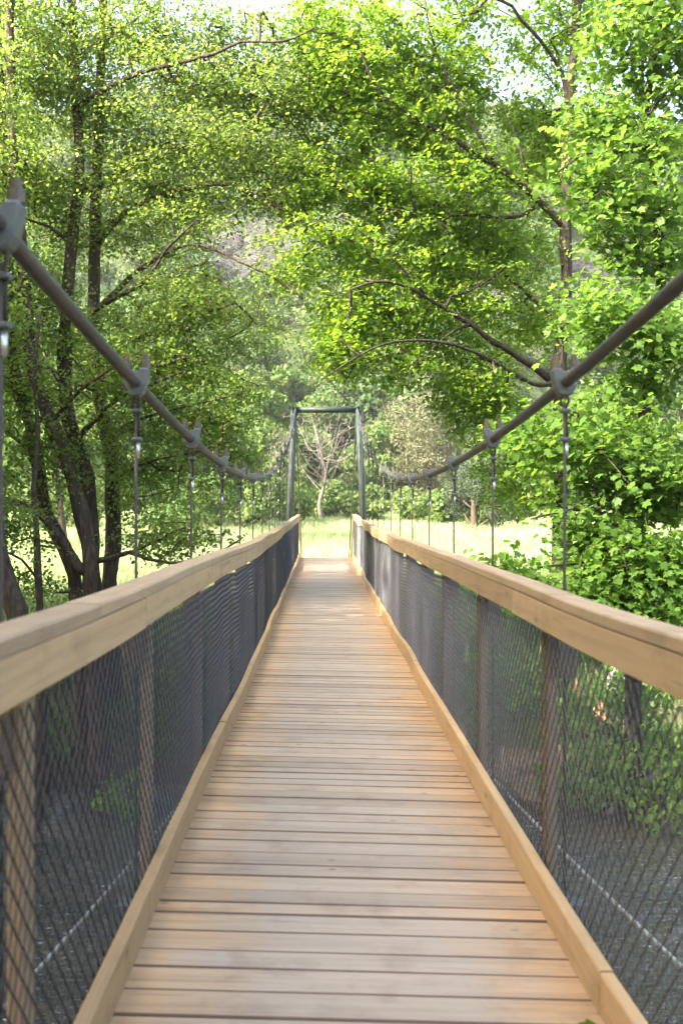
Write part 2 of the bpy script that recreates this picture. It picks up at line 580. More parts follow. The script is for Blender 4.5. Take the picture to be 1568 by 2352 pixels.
# railings
for s in (-1, 1):
    side = 'left' if s < 0 else 'right'
    rl = tag(empty('railing', (s * 0.7, 0, 0)), f'wooden handrail fence with dark wire netting along the {side} edge of the walkway', 'railing', 'railings of the footbridge')
    # boards
    seg = Y0; k = 0
    bounds = [Y0]
    while seg < Y1:
        seg = min(seg + (3.0 if k else 1.9 if s < 0 else 2.7), Y1); k += 1
        if Y1 - seg < 0.8: seg = Y1
        bounds.append(seg)
    for nm, mat, (x0, x1, h0, h1), off in (('cap_board', 'cap', (0.6545, 0.750, 1.0675, 1.10), 0.0), ('side_board', 'rail', (0.656, 0.694, 0.972, 1.066), 0.65)):
        bs = [Y0] + [b + off for b in bounds[1:-1]] + [Y1]
        for a, b in zip(bs[:-1], bs[1:]):
            if b - a < 0.05: continue
            mb = MB(); mb.cur = random.random()
            dz = random.uniform(-0.003, 0.003)
            rings = []
            n = max(3, int((b - a) / 0.25)); c = 0.005
            for i in range(n + 1):
                yy = a + 0.0015 + (b - a - 0.003) * i / n
                cr = [(x0, h0), (x0, h1 - c), (x0 + c, h1), (x1 - c, h1), (x1, h1 - c), (x1, h0)]
                r = [B(s * xx, yy, hh + dz, s) for xx, hh in cr]
                rings.append(r if s > 0 else r[::-1])
            mb.loft(rings)
            mb.build(nm, M[mat], rl)
    # posts + top blocks
    for yy in STN:
        if yy > 24.6 or yy < Y0: continue
        mb = MB(); mb.cur = random.random()
        p0 = B(s * 0.728, yy, 0, s)
        mb.box(p0[0] - 0.020, p0[0] + 0.014, yy - 0.015, yy + 0.075, p0[2] - 0.16, p0[2] + 1.061, 0.004)
        mb.build('post', M['post'], rl)
        mb = MB(); mb.cur = random.random()
        q = p0[0] + s * 0.022
        xa, xb = sorted((q - s * 0.012, q + s * 0.052))
        mb.box(xa, xb, yy - 0.05, yy - 0.018, p0[2] + 0.79, p0[2] + 1.059, 0.003)
        mb.build('post_block', M['block'], rl)
    # slanted end board closing the railing
    mb = MB(); mb.cur = 0.7
    a_, b_ = B(s * 0.70, Y1, 1.06, s), B(s * 0.625, Y1 + 0.08, -0.03)
    r = []
    for (px, py, pz) in (b_, a_):
        r.append([(px - 0.022, py + 0.004, pz), (px + 0.022, py + 0.004, pz), (px + 0.022, py + 0.104, pz), (px - 0.022, py + 0.104, pz)])
    mb.loft(r); mb.build('end_board', M['rail'], rl)
    # netting: rows of zigzag wires linked to the row above, flat diamonds
    pw, ph = 0.060, 0.033
    H0, H1 = 0.03, 0.985
    A_, B_ = [], []
    nrow = int((H1 - H0) / ph)
    def q_(yv, h):
        sag = 0.006 * math.sin(yv * 4.2) * math.sin(math.pi * h)
        h = h + 0.005 * math.sin(yv * 2.1 + 1.3) + 0.003 * math.sin(yv * 9 + h * 5)
        return B(s * (0.7005 + sag), yv, h, s)
    for k in range(nrow):
        h = H0 + k * ph
        fl = 1 if k % 2 else -1
        yv = Y0
        pts = []
        while yv < Y1 - 0.03:
            for f_, u_ in ((0.0, 1), (0.16, 1), (0.5, -1), (0.66, -1)):
                pts.append(q_(yv + f_ * pw, h + fl * u_ * (ph * 0.5 - 0.0008)))
            yv += pw
        A_ += pts[:-1]; B_ += pts[1:]
    A_ = np.array(A_); B_ = np.array(B_)

    def frusta(A, Bv, ra, rb, n=4):
        d = Bv - A
        L = np.linalg.norm(d, axis=1, keepdims=True) + 1e-9
        d = d / L
        ref = np.where(np.abs(d[:, 2:3]) < 0.9, np.array([[0, 0, 1.0]]), np.array([[1.0, 0, 0]]))
        u = np.cross(d, ref); u /= np.linalg.norm(u, axis=1, keepdims=True)
        w = np.cross(d, u)
        ra = np.broadcast_to(np.asarray(ra, float), (len(A),))[:, None]
        rb = np.broadcast_to(np.asarray(rb, float), (len(A),))[:, None]
        rings = []
        for P, r in ((A, ra), (Bv, rb)):
            for j in range(n):
                a = 2 * math.pi * j / n
                rings.append(P + (u * math.cos(a) + w * math.sin(a)) * r)
        V = np.stack(rings, 1).reshape(-1, 3)
        base = np.arange(len(A))[:, None] * (2 * n)
        Q = np.concatenate([base + np.array([[j, (j + 1) % n, n + (j + 1) % n, n + j]]) for j in range(n)], 0)
        return V, Q
    V, Q = frusta(A_, B_, 0.0025, 0.0025, 3)
    obj_np('netting', V, [Q], M['net'], rl, smooth=True)


# cables
def cab_h(y):
    return EYE + 0.30 + 0.0081 * (y - 8.0) ** 2


TY = 24.8
TOPZ = cab_h(TY)
cab_x = lambda s, y: s * (0.765 + 0.0 * y)
for s in (-1, 1):
    mb = MB()
    pts = [(cab_x(s, yy), yy, cab_h(yy)) for yy in np.linspace(-5.5, TY, 70)]
    for t in np.linspace(0.03, 1, 14):
        pts.append((cab_x(s, TY), TY + 7.5 * t, TOPZ + 0.0 - (TOPZ + 0.2) * t))
    mb.tube(pts, 0.0205, 14)
    side = 'left' if s < 0 else 'right'
    tag(mb.build('suspension_cable', M['cable'], None, True, origin=(cab_x(s, 8), 8, cab_h(8))),
        f'thick dark steel suspension cable sagging above the {side} handrail', 'cable', 'main cables of the footbridge')


# hangers
def cyl(mb, x, y, z0, z1, r, n=12):
    mb.loft([[(x + r * math.cos(2 * math.pi * j / n), y + r * math.sin(2 * math.pi * j / n), z) for j in range(n)] for z in (z0, z1)])


def make_hanger():
    root = empty('hanger', (0, 0, 0))
    mb = MB()
    out = [(-0.050, 0.012), (-0.040, -0.022), (-0.026, -0.044), (-0.012, -0.052), (0.012, -0.052), (0.026, -0.044), (0.040, -0.022), (0.050, 0.012), (0.056, 0.044), (0.053, 0.052),
           (0.022, 0.052), (0.017, 0.044), (0.012, 0.040), (-0.012, 0.040), (-0.017, 0.044), (-0.022, 0.052), (-0.053, 0.052), (-0.056, 0.044)]
    out = [(x * 0.86, z * 0.96 + 0.002) for x, z in out]
    cc = (0, 0.008)
    rings = []
    for yy, k in ((-0.030, 0.90), (-0.025, 1.0), (0.025, 1.0), (0.030, 0.90)):
        rings.append([(cc[0] + (x - cc[0]) * k, yy, cc[1] + (z - cc[1]) * k) for x, z in out])
    mb.loft(rings)
    body = mb.build('clamp', M['galv'], root)
    for sx in (-1, 1):
        mb = MB()
        cyl(mb, sx * 0.033, 0, 0.0525, 0.056, 0.0195, 16)       # washer
        cyl(mb, sx * 0.033, 0, 0.0565, 0.081, 0.0185, 6)       # nut
        cyl(mb, sx * 0.033, 0, 0.0815, 0.101, 0.0118, 12)      # threaded end
        cyl(mb, sx * 0.033, 0, 0.1015, 0.104, 0.0105, 12)
        mb.build('bolt', M['bolt'], root)
    # eye and thimble under the clamp
    mb = MB()
    pts = [(0.014 * math.sin(a) * (1.0), 0.0, -0.062 - 0.022 * math.cos(a)) for a in np.linspace(0, 2 * math.pi, 17)]
    mb.tube(pts, 0.0048, 6, cap=False)
    mb.tube([(0.006, 0.004, -0.08), (0.009, 0.006, -0.12), (0.009, 0.006, -0.205)], 0.0045, 6)
    mb.build('thimble', M['rope'], root, True)
    for zc in (-0.098, -0.200):
        mb = MB()
        mb.box(-0.017, 0.022, -0.012, 0.016, zc - 0.007, zc + 0.007, 0.003)
        cyl(mb, -0.009, -0.014, zc - 0.004, zc + 0.004, 0.006, 6)
        cyl(mb, 0.016, -0.014, zc - 0.004, zc + 0.004, 0.006, 6)
        mb.build('rope_clip', M['galv'], root)
    mb = MB(); cyl(mb, 0.005, 0.003, -0.262, -0.212, 0.0085, 10)
    mb.build('ferrule', M['bright'], root, True)
    mb = MB(); cyl(mb, 0, 0, -1.0, 0.0, 0.0056, 8)
    rp_ = mb.build('rope', M['rope'], root, True)
    return root


def copy_tree(o, parent=None):
    c = o.copy(); COL.objects.link(c)
    if parent is not None: c.parent = parent
    for ch in list(o.children):
        copy_tree(ch, c)
    return c


ORD = ['nearest', 'second', 'third', 'fourth', 'fifth', 'sixth', 'seventh', 'eighth']
proto = make_hanger()
first = True
for s in (-1, 1):
    side = 'left' if s < 0 else 'right'
    ys_ = [v for v in STN if 2.0 < v < 24.0]
    for i, yy in enumerate(ys_):
        o = proto if first else copy_tree(proto)
        first = False
        o.location = (cab_x(s, yy), yy, cab_h(yy))
        L = cab_h(yy) - 0.07 - (prof(yy) - 0.1)
        for ch in o.children:
            if ch.name.startswith('rope') and 'clip' not in ch.name:
                ch.location = (0, 0, -0.07)
                ch.scale = (1, 1, L)
        n = len(ys_)
        if i < 8:
            lab = f'steel hanger clamped on the {side} cable, {ORD[i]} one along from the camera end'
        else:
            k = n - 1 - i
            w = ['nearest', 'second nearest', 'third nearest', 'fourth nearest', 'fifth nearest', 'sixth nearest', 'seventh nearest'][k]
            lab = f'small distant steel hanger on the {side} cable, {w} to the green tower'
        tag(o, lab, 'hanger', 'hangers clamped along the cables')

# tower
tw = tag(empty('portal_tower', (0, TY, -0.5)), 'dark green tubular steel portal tower at the far end of the footbridge', 'bridge tower')
for s in (-1, 1):
    for k, dy in enumerate((-0.32, 0.45)):
        mb = MB()
        mb.tube([(s * (1.0 + 0.05 * k), TY + dy, -1.2), (s * 0.80, TY + dy * 0.12, TOPZ - 0.05)], 0.082, 20)
        mb.build('leg', M['green'], tw, True)
    mb = MB()
    gz = 0.0
    for xx in (-0.05, 0.03):
        mb.box(s * 0.80 + xx, s * 0.80 + xx + 0.02, TY - 0.13, TY + 0.13, TOPZ - 0.12, TOPZ + 0.10, 0.004)
    cyl(mb, s * 0.80, TY, TOPZ - 0.16, TOPZ - 0.121, 0.09, 16)
    mb.build('saddle', M['green'], tw)
mb = MB()
mb.tube([(-0.85, TY, TOPZ - 0.045), (0.85, TY, TOPZ - 0.045)], 0.073, 24)
mb.build('crossbeam', M['green'], tw, True)

# wind stay ropes under the deck
for s in (-1, 1):
    mb = MB()
    pts = []
    for t in np.linspace(0, 1, 40):
        yy = -3 + 12 * t
        pts.append((s * (0.80 + 1.9 * (1 - t) ** 1.6 + (0.12 if s > 0 else 0)), yy, -0.52 - 0.1 * (1 - t) + 0.15 * t * t))
    mb.tube(pts, 0.0095, 8)
    side = 'left' if s < 0 else 'right'
    tag(mb.build('stay_rope', M['stay'], None, True, origin=pts[20]), f'pale twisted wind stay rope over the water outside the {side} netting', 'rope', 'wind stay ropes')


# ---------------------------------------------------------------- vegetation
def unit(v):
    return v / (np.linalg.norm(v, axis=-1, keepdims=True) + 1e-9)


def leaf_template(kind):
    if kind == 'simple':
        L = np.array([[0, 0, 0], [0, 1, -0.05], [-0.30, 0.30, 0.06], [-0.33, 0.66, 0.05], [0.30, 0.30, 0.06], [0.33, 0.66, 0.05]])
        return L, np.array([[0, 1, 3, 2], [0, 4, 5, 1]])
    if kind == 'oak':
        L = np.array([[0, 0, 0], [0, 1, -0.06], [-0.16, 0.28, 0.03], [-0.36, 0.60, 0.06], [-0.22, 0.80, 0.03], [0.16, 0.28, 0.03], [0.36, 0.60, 0.06], [0.22, 0.80, 0.03]])
        return L, np.array([[0, 1, 4, 3, 2], [0, 5, 6, 7, 1]])
    if kind == 'maple':
        L = np.array([[0, 0, 0], [0, 1, -0.10], [-0.22, 0.62, 0.03], [-0.50, 0.66, -0.06], [-0.40, 0.36, 0.05], [-0.42, 0.10, -0.03],
                      [0.22, 0.62, 0.03], [0.50, 0.66, -0.06], [0.40, 0.36, 0.05], [0.42, 0.10, -0.03]])
        return L, np.array([[0, 1, 2, 3, 4, 5], [0, 9, 8, 7, 6, 1]])
    if kind == 'clump':
        L = np.array([[0, -0.1, 0], [0.42, 0.1, 0.08], [0.30, 0.5, -0.06], [0.46, 0.85, 0.05], [0.0, 0.72, 0.1], [-0.36, 1.0, 0.0], [-0.28, 0.5, 0.06], [-0.48, 0.2, -0.05]])
        return L, np.array([[0, 1, 2, 3, 4, 5, 6, 7]])
    if kind == 'needle':
        L = np.array([[0, 0, 0], [0.16, 0.6, 0.04], [0, 1.0, 0], [-0.16, 0.6, 0.04]])
        return L, np.array([[0, 1, 2, 3]])


def leaves(kind, P, dirs, nrm, size, aspect=1.0):
    L, T = leaf_template(kind)
    n = len(P)
    d = unit(dirs)
    nn = unit(nrm - d * np.sum(nrm * d, -1, keepdims=True))
    s = np.cross(d, nn)
    size = np.broadcast_to(np.asarray(size, float), (n,))[:, None, None]
    V = (P[:, None, :] + size * (L[None, :, 0:1] * aspect * s[:, None, :] + L[None, :, 1:2] * d[:, None, :] + L[None, :, 2:3] * nn[:, None, :]))
    m = len(L)
    Fc = (np.arange(n)[:, None, None] * m + T[None]).reshape(-1, T.shape[1])
    return V.reshape(-1, 3), Fc, len(T)


def spline(pts, step=0.22):
    P = [np.asarray(p, float) for p in pts]
    P = [2 * P[0] - P[1]] + P + [2 * P[-1] - P[-2]]
    out = []
    for i in range(1, len(P) - 2):
        n = max(1, int(np.linalg.norm(P[i + 1] - P[i]) / step))
        for k in range(n):
            t = k / n
            a, b, c, d = P[i - 1], P[i], P[i + 1], P[i + 2]
            out.append(0.5 * ((2 * b) + (c - a) * t + (2 * a - 5 * b + 4 * c - d) * t * t + (3 * b - a - 3 * c + d) * t ** 3))
    out.append(P[-2])
    return np.array(out)


def limb_tube(pts, r0, r1, n=10, rough=0.10, seed=0, flare=0.0):
    mb = MB()
    m = len(pts)
    rr = np.random.default_rng(seed)
    rad = [(r0 + (r1 - r0) * (i / (m - 1)) ** 0.85) * (1 + rough * rr.normal() * 0.5) + flare * math.exp(-i * 0.45) for i in range(m)]
    mb.tube(pts, rad, n)
    # knobbly cross-section
    V = np.array(mb.v)
    ph = rr.uniform(0, 6, 3)
    k = np.sin(V[:, 2] * 7 + ph[0] + 3 * V[:, 0]) + np.sin(V[:, 1] * 11 + V[:, 2] * 5 + ph[1])
    ctr = np.repeat(np.array(pts), n, 0)
    V[:len(ctr)] = ctr + (V[:len(ctr)] - ctr) * (1 + 0.07 * k[:len(ctr)])[:, None]
    mb.v = [tuple(p) for p in V]
    return mb


def blob_tips(blobs, seed, clump=0.25, freq=1.5):
    rg = np.random.default_rng(seed)
    out = []
    for (c, r, n) in blobs:
        c = np.asarray(c, float); r = np.asarray(r, float)
        got = 0
        while got < n:
            v = unit(rg.normal(size=(n * 2, 3))) * (rg.uniform(0, 1, (n * 2, 1)) ** 0.42)
            p = c + v * r
            dn = fbm(p[:, 0] + 3 * p[:, 2], p[:, 1] * 1.3 + p[:, 2] * 1.1, freq, seed)
            keep = dn > (-0.9 + clump * 1.6) + rg.normal(0, 0.25, len(p))
            p = p[keep][:n - got]
            out.append(p); got += len(p)
    return np.concatenate(out)


def grow(limbs, tips, seed, step=0.28, sag=0.10):
    """connect every tip to the nearest wood already there; returns nodes, parents, leaf tips"""
    rg = np.random.default_rng(seed)
    cap = 400000
    P = np.zeros((cap, 3)); par = np.full(cap, -1)
    n = 0
    for L in limbs:
        m = len(L)
        P[n:n + m] = L
        n += m
    n0 = n
    d0 = np.array([np.min(np.sum((P[:n0] - t) ** 2, 1)) for t in tips])
    tip_idx = []
    for ti in np.argsort(d0):
        t = tips[ti]
        dv = P[:n] - t
        d2 = np.einsum('ij,ij->i', dv, dv)
        # prefer wood that lies lower and inward
        q = int(np.argmin(d2 + np.where(dv[:, 2] > 0, 0.6 * dv[:, 2] ** 2, 0)))
        a = P[q].copy()
        dist = math.sqrt(d2[q])
        k = max(1, int(dist / step))
        prev = q
        bow = rg.normal(0, 0.09 * dist, 3) + np.array([0, 0, sag * dist])
        for i in range(1, k + 1):
            u = i / k
            p = a + (t - a) * u + bow * math.sin(math.pi * u) + (rg.normal(0, 0.018, 3) if i < k else 0)
            P[n] = p; par[n] = prev; prev = n; n += 1
        tip_idx.append(prev)
    return P[:n], par[:n], n0, np.array(tip_idx)


def make_tree(name, label, cat, group, trunk_pts, trunk_r, limbs, blobs, leaf, leafmat, bark, lsize, per_tip, seed,
              spread=(0.21, 0.055), clump=0.40, aspect=1.0, up=0.9, freq=1.5, tip_r=0.0035, flare=0.06):
    base = np.asarray(trunk_pts[0], float)
    root = tag(empty(name, tuple(base)), label, cat, group)
    rg = np.random.default_rng(seed)
    tp = spline(trunk_pts)
    limb_tube(tp, trunk_r[0], trunk_r[1], 14, 0.05, seed, flare).build('trunk', M[bark], root, True)
    wood = [tp[2:]]
    for i, (pts, r0, r1) in enumerate(limbs):
        lp = spline(pts, 0.16)
        lp = lp + np.cumsum(rg.normal(0, 0.006, lp.shape), 0)
        # start the limb at the nearest wood
        limb_tube(lp, r0, r1, 8, 0.08, seed + i + 1).build('limb', M[bark], root, True)
        wood.append(lp)
    tips = blob_tips(blobs, seed, clump, freq)
    P, par, n0, ti = grow(wood, tips, seed)
    # pipe model radii for the thin branches
    cnt = np.zeros(len(P))
    cnt[ti] += 1
    for i in range(len(P) - 1, n0 - 1, -1):
        cnt[par[i]] += cnt[i]
    idx = np.arange(n0, len(P))
    rad = np.minimum(tip_r * np.maximum(cnt, 1) ** 0.46, 0.024)
    pi = par[idx]
    ra = np.where(pi < n0, rad[idx] * 1.1, np.minimum(rad[pi], rad[idx] * 1.4))
    Vt, Qt = frusta(P[pi], P[idx], ra, rad[idx], 4)
    # leaves
    T = P[ti]; dr = unit(T - P[np.maximum(par[ti], 0)])
    n = len(ti) * per_tip
    rep = np.repeat(np.arange(len(ti)), per_tip)
    d = dr[rep]
    side = unit(np.cross(d, np.array([0, 0, 1.0])) + 1e-3)
    a = rg.uniform(-1, 1, n)
    along = rg.uniform(-0.42, 0.16, n)
    lat = rg.normal(0, spread[0], n)
    tilt = rg.normal(0, 0.35, len(ti))[rep]
    pos = T[rep] + d * along[:, None] * (spread[0] / 0.22) + side * lat[:, None]
    pos[:, 2] += rg.normal(0, spread[1], n) + lat * tilt * 0.6 - 0.25 * np.abs(lat)
    ld = unit(d * 0.5 + side * np.sign(lat)[:, None] * 0.7 + rg.normal(0, 0.55, (n, 3)) + np.array([0, 0, -0.25]))
    nr = np.array([0, 0, up]) + rg.normal(0, 0.32, (n, 3)) + rg.normal(0, 0.28, (len(ti), 3))[rep] + np.array([-0.12, -0.12, 0])
    sz = lsize * rg.uniform(0.5, 1.4, n)
    V, Fc, k = leaves(leaf, pos, ld, nr, sz, aspect)
    tone = rg.normal(0, 0.15, len(ti))[rep] + rg.normal(0.5, 0.12, n)
    obj_np('crown', np.concatenate([V, Vt]), [Fc, Qt + len(V)], M[leafmat], root, mat2=M['twig'], n1=len(Fc),
           rnd=np.concatenate([np.repeat(np.clip(tone, 0, 1), k), np.full(len(Qt), 0.5)]))
    return root


BACK = 0.0


def bl(dx, dy, Y, rx, rz, ry, n):
    """blob of foliage: radii in hundredths of the view at that distance (x,z) and metres (depth)"""
    s = Y / F
    return (D(dx, dy, Y + BACK), (rx * s, ry, rz * s), n)


def at_ground(dx, Y, dz=-0.15):
    p = D(dx, 1176, Y)
    p[2] = float(ground_z(p[0], p[1])) + dz
    return p


def poly(Y, *pts):
    out = []
    for i, p in enumerate(pts):
        yy = Y if len(p) == 2 else p[2]
        out.append(D(p[0], p[1], yy))
    return out


AG = 'alder stems on the far left bank'
# --- left bank alders -------------------------------------------------------
Y = 14.6
BACK = 0.9
make_tree('alder_tree', 'dark leaning alder whose trunk forks low beside the left handrail', 'tree', AG,
    [at_ground(232, Y)] + poly(Y, (212, 1333), (196, 1220), (180, 1145), (150, 1050), (117, 965), (90, 897), (72, 816), (64, 740), (59, 672), (46, 520), (30, 330), (25, 120), (20, -150)), (0.155, 0.05),
    [(poly(Y, (205, 1320), (180, 1300), (148, 1251), (112, 1205), (67, 1165), (0, 1147), (-60, 1100, 14.2)), 0.075, 0.03),
     (poly(Y, (212, 1292), (250, 1285), (315, 1263, 14.0), (370, 1238, 13.6), (426, 1211, 13.2)), 0.045, 0.012),
     (poly(Y, (300, 1270, 14.1), (324, 1280, 13.9), (406, 1294, 13.5), (496, 1274, 13.0), (560, 1240, 12.6)), 0.03, 0.010),
     (poly(Y, (60, 680), (20, 640, 14.9), (-60, 560, 15.2)), 0.05, 0.02),
     (poly(Y, (118, 968), (150, 930, 14.3), (200, 880, 13.8), (300, 820, 13.2)), 0.035, 0.012)],
    [bl(60, 420, 14.2, 150, 140, 1.2, 150), bl(40, 120, 14.6, 170, 170, 1.4, 170), bl(70, 700, 14.2, 130, 140, 1.1, 110), bl(90, 1080, 13.8, 140, 90, 1.0, 60),
     bl(410, 1225, 13.3, 130, 60, 0.8, 60), bl(110, 1340, 14.0, 90, 40, 0.7, 14), bl(280, 860, 13.6, 140, 100, 0.9, 90)],
    'simple', 'alder_leaf', 'bark', 0.056, 36, 101)
Y = 15.6
make_tree('alder_tree', 'pale barked upright alder just behind the dark forked alder', 'tree', AG,
    [at_ground(222, Y)] + poly(Y, (206, 1160), (194, 1077), (172, 1010), (158, 965), (149, 870), (150, 760), (160, 620), (172, 500), (183, 400), (178, 250), (168, 70), (165, -160)), (0.165, 0.05),
    [(poly(Y, (178, 1010), (216, 965, 15.2), (266, 913, 14.8), (340, 880, 14.4), (420, 850, 14.0)), 0.045, 0.014),
     (poly(Y, (165, 560), (120, 520, 15.2), (60, 500, 14.8)), 0.035, 0.015),
     (poly(Y, (5, 215), (90, 180), (165, 145), (235, 100), (300, 60)), 0.03, 0.03),
     (poly(Y, (172, 250), (230, 210, 15.2), (330, 160, 14.8), (430, 135, 14.5), (500, 120, 14.3), (555, 95, 14.2), (655, 92, 14.0), (730, 60, 13.9)), 0.05, 0.012)],
    [bl(200, 180, 15.0, 180, 150, 1.3, 190), bl(420, 150, 14.6, 190, 110, 1.2, 150), bl(600, 90, 14.2, 130, 90, 1.0, 75), bl(180, 480, 15.2, 150, 140, 1.3, 130), bl(400, 860, 14.3, 150, 90, 0.9, 120),
     bl(200, 800, 15.2, 140, 140, 1.1, 90), bl(220, -150, 15.0, 330, 130, 2.0, 200), bl(120, 60, 15.2, 170, 90, 1.2, 110), bl(330, 60, 15.0, 150, 80, 1.2, 90), bl(500, 210, 14.8, 150, 80, 1.1, 80), bl(90, 250, 15.0, 130, 90, 1.2, 80), bl(480, 40, 14.6, 130, 60, 1.0, 40)],
    'simple', 'alder_leaf', 'bark', 0.056, 36, 102)
Y = 16.2
BACK = 0.5
make_tree('alder_tree', 'tall straight alder with long boughs reaching over toward the bridge', 'tree', AG,
    [at_ground(258, Y)] + poly(Y, (252, 1329), (261, 1258), (258, 1125), (255, 1033), (234, 943), (222, 863), (216, 713), (219, 533), (222, 420), (228, 300), (232, 150), (240, -60)), (0.16, 0.06),
    [(poly(Y, (216, 715), (250, 690, 15.8), (284, 669, 15.4), (333, 640, 15.0), (387, 560, 14.7), (450, 500, 14.4)), 0.05, 0.014),
     (poly(Y, (222, 470), (205, 435), (140, 410, 15.9), (75, 425, 15.6)), 0.045, 0.018),
     (poly(Y, (221, 440), (265, 400), (350, 360, 15.6), (400, 340, 15.2), (480, 330, 14.9), (560, 320, 14.6)), 0.04, 0.012),
     (poly(Y, (222, 560), (300, 480, 15.8), (415, 438, 15.4), (460, 427, 15.3), (520, 425, 15.2), (575, 445, 15.1), (640, 475, 15.0), (720, 515, 14.9), (800, 545, 14.8), (868, 602, 14.7)), 0.060, 0.016),
     (poly(Y, (216, 720), (330, 610, 15.6), (430, 560, 15.2), (500, 577, 15.0), (545, 600, 14.9), (600, 627, 14.8), (650, 658, 14.7), (692, 692, 14.6)), 0.05, 0.014),
     (poly(Y, (225, 870), (300, 790, 15.6), (420, 740, 15.0), (540, 700, 14.6)), 0.035, 0.012),
     (poly(Y, (255, 1000), (330, 960, 15.4), (450, 930, 14.8), (560, 900, 14.4)), 0.03, 0.010),
     (poly(Y, (258, 1100), (340, 1060, 15.2), (440, 1040, 14.6), (540, 1010, 14.2)), 0.03, 0.010)],
    [bl(330, 330, 15.4, 170, 130, 1.3, 170), bl(540, 310, 14.9, 170, 110, 1.2, 160), bl(380, 500, 15.2, 170, 110, 1.2, 130), bl(450, 660, 14.8, 140, 90, 1.1, 95),
     bl(620, 480, 15.0, 110, 80, 0.9, 40), bl(540, 760, 14.6, 130, 90, 1.0, 55), bl(400, 760, 15.0, 170, 110, 1.1, 120), bl(520, 930, 14.4, 120, 100, 1.0, 75), bl(350, 1000, 15.0, 150, 110, 1.1, 110),
     bl(500, 1060, 14.3, 110, 100, 0.9, 55), bl(660, 320, 14.6, 110, 110, 1.0, 60), bl(330, 1130, 15.2, 130, 80, 1.0, 60), bl(640, 650, 14.7, 90, 70, 0.8, 14), bl(640, 210, 14.6, 110, 80, 1.0, 90), bl(450, 420, 15.2, 150, 80, 1.1, 80), bl(560, 560, 14.8, 110, 60, 0.9, 10)],
    'simple', 'alder_leaf', 'bark', 0.056, 36, 103)
Y = 15.0
BACK = 0.7
make_tree('alder_tree', 'slim curved alder stem at the left edge, left of the dark forked alder', 'tree', AG,
    [at_ground(195, Y)] + poly(Y, (171, 1320), (148, 1258), (112, 1190), (95, 1122), (86, 1055), (72, 987), (49, 920), (27, 808), (20, 700), (22, 520), (5, 250), (-10, -100)), (0.13, 0.04),
    [(poly(Y, (86, 1055), (40, 1010, 14.8), (-30, 960, 14.6)), 0.035, 0.012)],
    [bl(20, 900, 14.6, 110, 140, 1.0, 90), bl(-10, 300, 14.8, 130, 200, 1.2, 110), bl(20, 620, 14.6, 120, 120, 1.0, 80), bl(30, -120, 15.0, 200, 120, 1.6, 90)],
    'simple', 'alder_leaf', 'bark', 0.056, 36, 104)
Y = 13.9
make_tree('alder_tree', 'thin alder sapling stem standing in the bright grass at far left', 'tree', AG,
    [at_ground(98, Y)] + poly(Y, (92, 1385), (88, 1330), (84, 1212), (78, 1120), (88, 1000), (80, 860), (95, 700)), (0.085, 0.02),
    [(poly(Y, (92, 1340), (50, 1290, 13.7), (0, 1265, 13.4), (-50, 1250, 13.2)), 0.025, 0.010)],
    [bl(70, 1220, 13.6, 110, 60, 0.8, 26), bl(90, 930, 13.8, 110, 120, 0.9, 70), bl(20, 1330, 13.4, 60, 40, 0.6, 10)],
    'simple', 'alder_leaf', 'bark', 0.056, 28, 105)
Y = 12.6
BACK = 0.0
make_tree('alder_tree', 'stout alder trunk cut by the left frame edge above the handrail', 'tree', AG,
    [at_ground(70, Y)] + poly(Y, (38, 1405), (15, 1340), (0, 1280), (-25, 1150), (-60, 950), (-80, 700), (-90, 300), (-100, -100)), (0.17, 0.06),
    [], [bl(-60, 200, 12.8, 150, 200, 1.2, 80), bl(-40, 700, 12.8, 110, 160, 1.0, 70), bl(-20, 1190, 12.6, 90, 60, 0.7, 30)],
    'simple', 'alder_leaf', 'bark', 0.056, 36, 106)

BACK = 0.85
